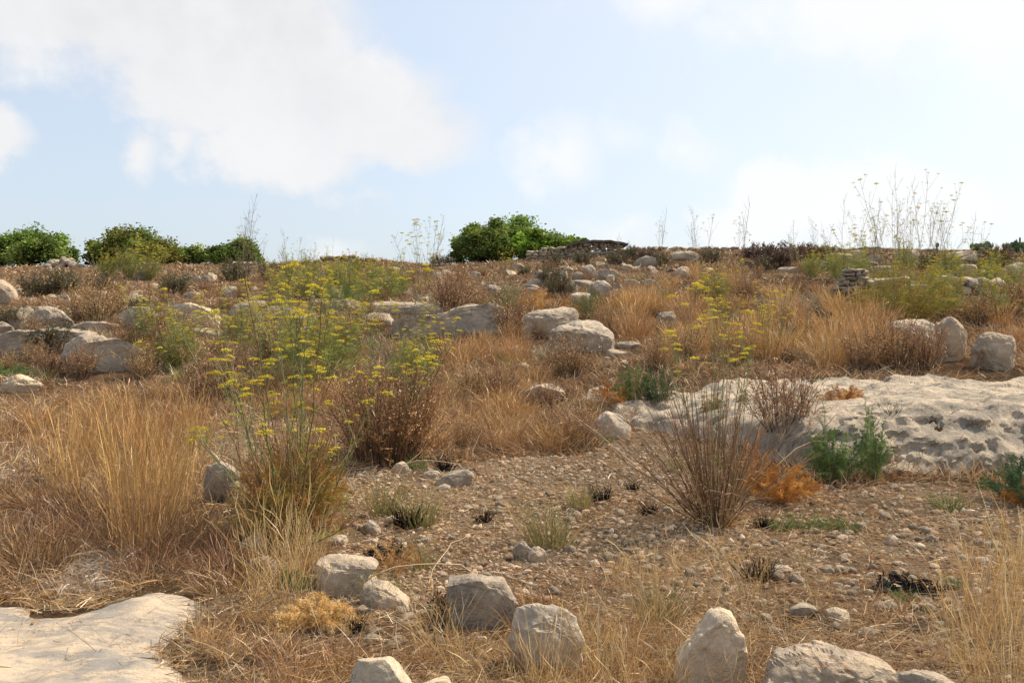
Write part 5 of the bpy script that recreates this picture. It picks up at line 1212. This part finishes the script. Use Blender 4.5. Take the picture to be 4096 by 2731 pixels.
leaf_heap([(370, 1690), (440, 1660), (540, 1665), (520, 1710), (400, 1710)], 200, 'scatter of pale dead leaves behind the golden stand', 53)

K_STALK = []
for i in range(3):
    g = Geo(); r_ = np.random.default_rng(i + 5); t = np.linspace(0, 1, 7)[:, None]
    P = np.array([1, 0, 0]) * t + np.array([0, .0, .10 + .08 * i]) * (4 * t * (1 - t)) + r_.normal(0, .012, (7, 3)); g.tubes(P[None], (np.linspace(.006, .003, 7))[None], np.array([(.60, .46, .27)]), 4)
    K_STALK.append(Kind(put('fallen_stalk', g.mesh('fallen_stalk'), MAT_STRAW)))
for i, (u, v, s, rz, ry, lb) in enumerate([(1520, 2050, .75, .9, -.75, 'pale bent stalk leaning up by the dark fennel clump'), (1560, 1900, .9, 0, 0, 'long pale stalk lying along the back of the clearing'), (1690, 1690, .8, -.1, .02, 'pale stalk arching out of the russet grass'), (1710, 2340, .7, 1.2, -.3, 'straw stalk over the cobble heap'),
        (2760, 1380, 1.7, .15, -.03, 'bleached stalk lying before the orange stand'), (3060, 1930, 1.3, .25, -.12, 'pale cane crossing in front of the orange feathery bush'), (3400, 1440, 1.4, .5, -.15, 'bleached cane lying under the largest fennel'), (1400, 2390, .9, .3, -.05, 'straw stalk lying between the boulders'), (2240, 2150, .5, 1.7, .12, 'straw stalk bending over beside the olive tussock'), (2500, 2560, .6, -.8, -.2, 'straw stalk in front of the half hidden boulder')]):
    o = K_STALK[i % 3].use(at(u, v) + Vector((0, 0, .015)), rz, s, lb, 'dry stalk'); o.rotation_euler = (0, ry, rz)

# ------------------------------------------------------------------ trees on the ridge
def tree(name, u0, u1, vtop, vbase, d, label, seed, pal, clumps=70, per=230, leaf=.085, lean=0, depth=.8, cl=.16, flat=1.0):
    global RNG
    keep = RNG; RNG = np.random.default_rng(seed)
    xc = ((u0 + u1) / 2 - CX) / F * d; w = (u1 - u0) / F * d / 2; zt = CAMZ - (vtop - CY) / F * d; zb = zg(xc, d)
    zv = CAMZ - (vbase - CY) / F * d; h = zt - zb; rt = root(name, (xc, d, zb))
    # clump centres over the dome
    clumps = int(clumps * .62); per = int(per * 1.3)
    a = RNG.uniform(0, 6.283, clumps); q = RNG.random(clumps) ** .6; e = np.arccos(RNG.random(clumps) ** .8)
    c = np.stack([np.cos(a) * np.sin(e) * w * .86 * (q * .35 + .65), np.sin(a) * np.sin(e) * w * depth * (q * .35 + .65), h * .14 + np.cos(e) * h * .80 * (q * .3 + .7) * flat], 1)
    c[:, 0] += lean * (c[:, 2] / h); c += RNG.normal(0, .05 * w, c.shape)
    r = w * cl * RNG.uniform(.55, 1.6, clumps) + .10; c[:, 2] *= RNG.uniform(.8, 1.06, clumps)
    g = Geo()
    m = clumps * per; i = np.repeat(np.arange(clumps), per); dv = rvec(m); rad = RNG.random(m) ** .45
    p = c[i] + dv * (r[i] * rad * (1 + .25 * RNG.normal(size=m)))[:, None] * np.array([1.1, 1.1, .8])
    p[:, 2] = np.maximum(p[:, 2], .05)
    u = rvec(m); u[:, 2] *= .5; wv_ = np.cross(u, rvec(m)); wv_ /= np.linalg.norm(wv_, axis=1, keepdims=True) + 1e-9
    l = leaf * RNG.uniform(.5, 1.3, (m, 1))
    tone = RNG.uniform(.5, 1.6, clumps)[i][:, None]
    mixk = RNG.integers(0, len(pal), clumps)[i]; cc = np.array(pal)[mixk] * tone * RNG.uniform(.75, 1.3, (m, 1))
    g.quads(p, u * l, wv_ * l * .55, cc)
    put('crown', g.mesh('crown'), MAT_LEAF, rt)
    g = Geo(); k = 6; t = np.linspace(0, 1, k)[None, :, None]
    top = np.array([lean * .5, 0, h * .45]); P = np.array([[0, 0, -.2]])[:, None] + (top - np.array([0, 0, -.2]))[None, None] * t + RNG.normal(0, .03 * w, (1, k, 3)) * t
    g.tubes(P, (.16 * w / 2 * np.linspace(1, .5, k))[None] + .03, np.array([(.12, .095, .07)]), 7)
    s = RNG.choice(clumps, min(26, clumps), replace=False); b = P[0][RNG.integers(1, k, len(s))]
    L = b[:, None] + (c[s] - b)[:, None] * t; L[..., 2] += (t * (1 - t))[..., 0] * .3 * h * .3; L = L + RNG.normal(0, .03 * w, L.shape) * t
    g.tubes(L, np.full((len(s), 1), .05 * w / 2 + .012) * np.linspace(1, .3, k)[None], pick([(.12, .095, .07), (.16, .13, .075)], len(s)), 5)
    put('trunk', g.mesh('trunk', True), MAT_BARK, rt)
    RNG = keep
    return tag(rt, label, 'tree')
CAROB = [(.14, .20, .045), (.18, .24, .055), (.10, .145, .035), (.23, .27, .07)]
PINE = [(.16, .215, .055), (.20, .26, .06), (.115, .16, .042), (.25, .29, .08)]
LIME = [(.20, .29, .04), (.24, .33, .05), (.15, .22, .04)]
tree('carob_tree', -70, 312, 924, 1072, 60, 'broad dark green rounded tree at the picture edge, beside the rubble pile', 901, CAROB, 120, 420, .075)
tree('carob_tree', 345, 715, 916, 1080, 58, 'domed tree flecked with yellow, second along the ridge', 902, CAROB + [(.17, .18, .04), (.22, .20, .045)], 120, 420, .075)
tree('carob_tree', 690, 820, 985, 1068, 60, 'small dark bushy tree touching the domed yellow flecked one', 903, PINE, 34, 220, .075, cl=.26)
tree('carob_tree', 808, 930, 988, 1066, 60, 'low bright green bush tree before the small round tree', 904, CAROB, 34, 220, .075, cl=.26)
tree('carob_tree', 872, 1052, 956, 1060, 61, 'small round tree with a dark hollow in its crown', 905, CAROB, 50, 230, .075, cl=.22)
tree('pine_tree', 1775, 2060, 878, 1050, 62, 'big dark rounded tree beside the hut, first of its clump', 906, PINE, 90, 420, .075, lean=.3)
tree('pine_tree', 1900, 2180, 862, 1040, 64, 'tallest tree of the clump beside the hut', 907, PINE, 90, 420, .075, cl=.2)
tree('pine_tree', 2040, 2220, 905, 1020, 60, 'bright lime green bush tree in the clump near the hut', 908, LIME, 40, 230, .09, cl=.24)
tree('pine_tree', 2140, 2310, 922, 1010, 60, 'low lime green bush tree just before the hut roof', 909, LIME + PINE, 36, 220, .09, cl=.24)
tree('pine_tree', 2230, 2370, 936, 1000, 62, 'small green crown peeping over the hut roof', 910, LIME + PINE, 30, 220, .09, cl=.26)

# ------------------------------------------------------------------ walls of dry stone
def stone_pile_geo(g, x0, x1, z0, z1f, y, thick, size, seed, batter=.1):
    """Courses of rough stones between x0 and x1, from z0(x) to z1f(x)."""
    r = np.random.default_rng(seed); v, f = ICO[3]; bx = np.sign(v) * np.abs(v) ** .38
    z = 0.0; row = 0
    while z < 4:
        hh = size * r.uniform(.5, 1.0); x = x0 - r.random() * size; any_ = False
        while x < x1:
            wd = size * r.uniform(.7, 2.2); xm = x + wd / 2; zb = z0(xm) + z
            if zb + hh * .4 < z1f(xm) and x0 - .1 < xm < x1 + .1:
                any_ = True
                p = facet(bx.copy(), r, 6, .75, 1.0, .9) * np.array([wd * .50, thick * r.uniform(.42, .55), hh * .53]) * (1 + .05 * r.normal())
                p = p + .04 * 3 * size * fbm(p / size * 2 + r.uniform(0, 50, 3), 2, row)[:, None]
                an = r.normal(0, .06); p = np.stack([p[:, 0] * math.cos(an) - p[:, 2] * math.sin(an), p[:, 1], p[:, 0] * math.sin(an) + p[:, 2] * math.cos(an)], 1)
                g.add(p + (xm, y + r.normal(0, thick * .06) + z * batter, zb + hh / 2), f, (.5, .5, .5))
            x += wd * .97
        z += hh * .95; row += 1
        if not any_ and row > 1: break
    return g
def dry_wall(name, u0, u1, tops, d, thick, size, label, seed, cat='stone wall', mat=None):
    X = lambda u: (u - CX) / F * d
    us = [t[0] for t in tops]; vs = [t[1] for t in tops]
    c = Vector((X((u0 + u1) / 2), d, 0)); c.z = zg(c.x, d)
    z0 = lambda x: zg(x + c.x, d) - c.z - .1
    z1 = lambda x: CAMZ - (np.interp(CX + F * (x + c.x) / d, us, vs) - CY) / F * d - c.z
    g = stone_pile_geo(Geo(), X(u0) - c.x, X(u1) - c.x, z0, z1, 0, thick, size, seed)
    o = put(name, g.mesh(name, True), mat or MAT_ROCK_FAR, loc=c)
    return tag(o, label, cat) if label else o
dry_wall('dry_stone_wall', 2420, 3300, [(2420, 1000), (2600, 992), (2800, 992), (3300, 992)], 57.5, .6, .30, 'long low dry stone wall along the ridge from the hut to the heath bushes', 3)
dry_wall('dry_stone_wall', 3320, 4300, [(3300, 992), (3700, 996), (4300, 1000)], 57.5, .6, .30, 'low dry stone wall on the ridge behind the bleached stalks and cactus', 4)
dry_wall('stacked_stone_wall', 3352, 3470, [(3352, 1150), (3375, 1090), (3410, 1066), (3445, 1080), (3470, 1120)], at(3400, 1215).y, .6, .17, 'stacked wall end of thin flat stones, gaps dark between them', 5, mat=MAT_ROCK_GREY)
dry_wall('terrace_wall', 3480, 3990, [(3480, 1120), (3700, 1130), (3990, 1120)], at(3700, 1190).y, .6, .34, 'rough terrace wall behind the largest fennel, below the post', 6)
dry_wall('stone_mound', 1180, 1560, [(1180, 1068), (1230, 1046), (1300, 1034), (1420, 1030), (1500, 1040), (1560, 1062)], 57, 1.6, .28, 'grey mound of small stones on the skyline behind the yellow fennel drift', 7, 'stone mound', MAT_ROCK_GREY)
dry_wall('dry_stone_wall', 900, 1050, [(900, 1056), (960, 1050), (1050, 1058)], 56, .5, .22, 'short low stone wall in front of the small round tree', 8)
RUB = 'stones of the rubble pile beside the first tree'
rr = np.random.default_rng(3)
for i in range(26):
    t = rr.random(); u = 205 + 110 * t; top = np.interp(u, [200, 225, 270, 315], [1062, 1030, 1032, 1066]); v = rr.uniform(top, 1072)
    x = (u - CX) / F * 56; z = CAMZ - (v - CY) / F * 56; vv, ff = ICO[3]
    p = facet(vv.copy(), np.random.default_rng(300 + i), 8, .55, .9) * np.array([1.2, 1, .8]) * rr.uniform(.16, .30)
    tag(put('rubble_stone', mesh_np('rubble_stone', p, ff, None, True), [MAT_ROCK_FAR, MAT_ROCK, MAT_ROCK_STAIN][i % 3], loc=(x, 56 + rr.uniform(-.5, .5), z)), 'broken stone in the rubble pile beside the broad first tree', 'stone', RUB)

# ruined hut
hd = 55.0
hut = root('stone_hut', ((2330 - CX) / F * hd, hd, zg((2330 - CX) / F * hd, hd)))
hz = hut.location.z; hx = hut.location.x
def hw(u0, u1, tops, y, seed, name='wall', size=.24, thick=.5):
    us = [t[0] for t in tops]; vs = [t[1] for t in tops]; X = lambda u: (u - CX) / F * hd - hx
    g = stone_pile_geo(Geo(), X(u0), X(u1), lambda x: zg(x + hx, hd) - hz - .3, lambda x: CAMZ - (np.interp(CX + F * (x + hx) / hd, us, vs) - CY) / F * hd - hz, y, thick, size, seed, 0)
    return put(name, g.mesh(name, True), MAT_ROCK_FAR, hut)
hw(2285, 2480, [(2285, 980), (2400, 968), (2480, 976)], 0, 11)
hw(2110, 2285, [(2110, 1004), (2180, 992), (2285, 984)], .5, 12, 'side_wall')
X = lambda u: (u - CX) / F * hd - hx
Zv = lambda v: CAMZ - (v - CY) / F * hd - hz
bm = bmesh.new(); prof = [(2268, 979), (2310, 969), (2370, 962), (2420, 963), (2470, 969), (2508, 976)]
xs_ = np.linspace(0, 1, 26); uu = np.interp(xs_, np.linspace(0, 1, 6), [p[0] for p in prof]); vv_ = np.interp(xs_, np.linspace(0, 1, 6), [p[1] for p in prof])
nz = fbm2(xs_ * 9, xs_ * 0, 3, 5); rows = []
for k, (u, v) in enumerate(zip(uu, vv_)):
    zc = Zv(v) + .03 * nz[k]; rows.append([bm.verts.new(q) for q in ((X(u), -.45 + .06 * nz[k], zc - .13), (X(u), -.48, zc), (X(u), 2.2, zc + .12), (X(u), 2.2, zc - .05))])
for a_, b_ in zip(rows[:-1], rows[1:]):
    for j in range(4): bm.faces.new((a_[j], a_[(j + 1) % 4], b_[(j + 1) % 4], b_[j]))
bm.faces.new(rows[0]); bm.faces.new(rows[-1][::-1]); bmesh.ops.recalc_face_normals(bm, faces=bm.faces)
me = bpy.data.meshes.new('roof'); bm.to_mesh(me); bm.free()
MAT_ROOF = rock_mat('dark_roof_slab', (.16, .14, .12), (.10, .09, .08), (.2, .12, .07), .3, 1.2, 1, .6)
put('roof', me, MAT_ROOF, hut)
tag(hut, 'ruined low stone hut with dark sagging roof slab on the ridge', 'hut')

# wooden post
g = Geo(); p0 = at(3912, 1118); zt = CAMZ - (1008 - CY) / F * p0.y - p0.z; t = np.linspace(0, 1, 8)[:, None]
Pp = np.array([0, 0, -.2]) + np.array([.05, 0, zt + .2]) * t + np.random.default_rng(4).normal(0, .006, (8, 3)); g.tubes(Pp[None], np.linspace(.075, .06, 8)[None], np.array([(.17, .14, .11)]), 9)
tag(put('wooden_post', g.mesh('wooden_post', True), MAT_BARK, loc=p0), 'weathered leaning wooden post among ridge rocks near the cactus', 'post')

# prickly pears
def cactus(u, v, d, w, h, n, label, seed):
    r = np.random.default_rng(seed); x = (u - CX) / F * d; rt = root('prickly_pear', (x, d, zg(x, d) - .1))
    v0, f0 = ICO[3]; mat = MAT_CACT
    pads = [(np.array([r.uniform(-w, w) * .5, r.uniform(-.4, .4), 0.0]), .21, r.uniform(-.35, .35), r.uniform(0, 3.14)) for _ in range(max(4, n // 3))]
    out_ = []; q = list(pads)
    while len(out_) < n and q:
        b, s, tl, az_ = q.pop(0); out_.append((b, s, tl, az_))
        up_ = np.array([math.sin(tl), 0, math.cos(tl)]); e = b + up_ * s * 1.7
        for _ in range(2):
            if e[2] < h and abs(e[0]) < w: q.append((e + r.normal(0, .05, 3), s * r.uniform(.78, 1.0), tl + r.normal(0, .5), r.uniform(0, 3.14)))
    for b, s, tl, az_ in out_:
        p = v0 * np.array([s * .62, s * .12, s]); p[:, 2] += s * .92; p[:, 0] *= .75 + .25 * np.clip(p[:, 2] / s, 0, 1.4)
        p = np.stack([p[:, 0] * math.cos(az_) - p[:, 1] * math.sin(az_), p[:, 0] * math.sin(az_) + p[:, 1] * math.cos(az_), p[:, 2]], 1)
        p = np.stack([p[:, 0] * math.cos(tl) + p[:, 2] * math.sin(tl), p[:, 1], -p[:, 0] * math.sin(tl) + p[:, 2] * math.cos(tl)], 1)
        put('pad', mesh_np('pad', p, f0, vary((.10, .145, .06), 1, .2)[0], True), mat, rt, loc=b)
    tag(rt, label, 'cactus')
MAT_CACT = plant_mat('cactus_skin', .0, .06, .2)
cactus(3925, 1000, 55.5, .95, .9, 95, 'prickly pear on the ridge, taller and nearer the wooden post', 1)
cactus(4070, 1000, 55.5, 1.1, .65, 85, 'low spreading prickly pear at the picture edge', 2)
cactus(3738, 1000, 56, .18, .7, 5, 'small prickly pear seen through bleached stalks', 3)
cactus(3795, 1000, 56, .18, .35, 4, 'tiny prickly pear on the ridge wall', 4)

for ks in list(globals().values()):
    for k in (ks if isinstance(ks, list) else []):
        if isinstance(k, Kind) and not k.used:
            for c in list(k.o.children_recursive): bpy.data.objects.remove(c)
            bpy.data.objects.remove(k.o)
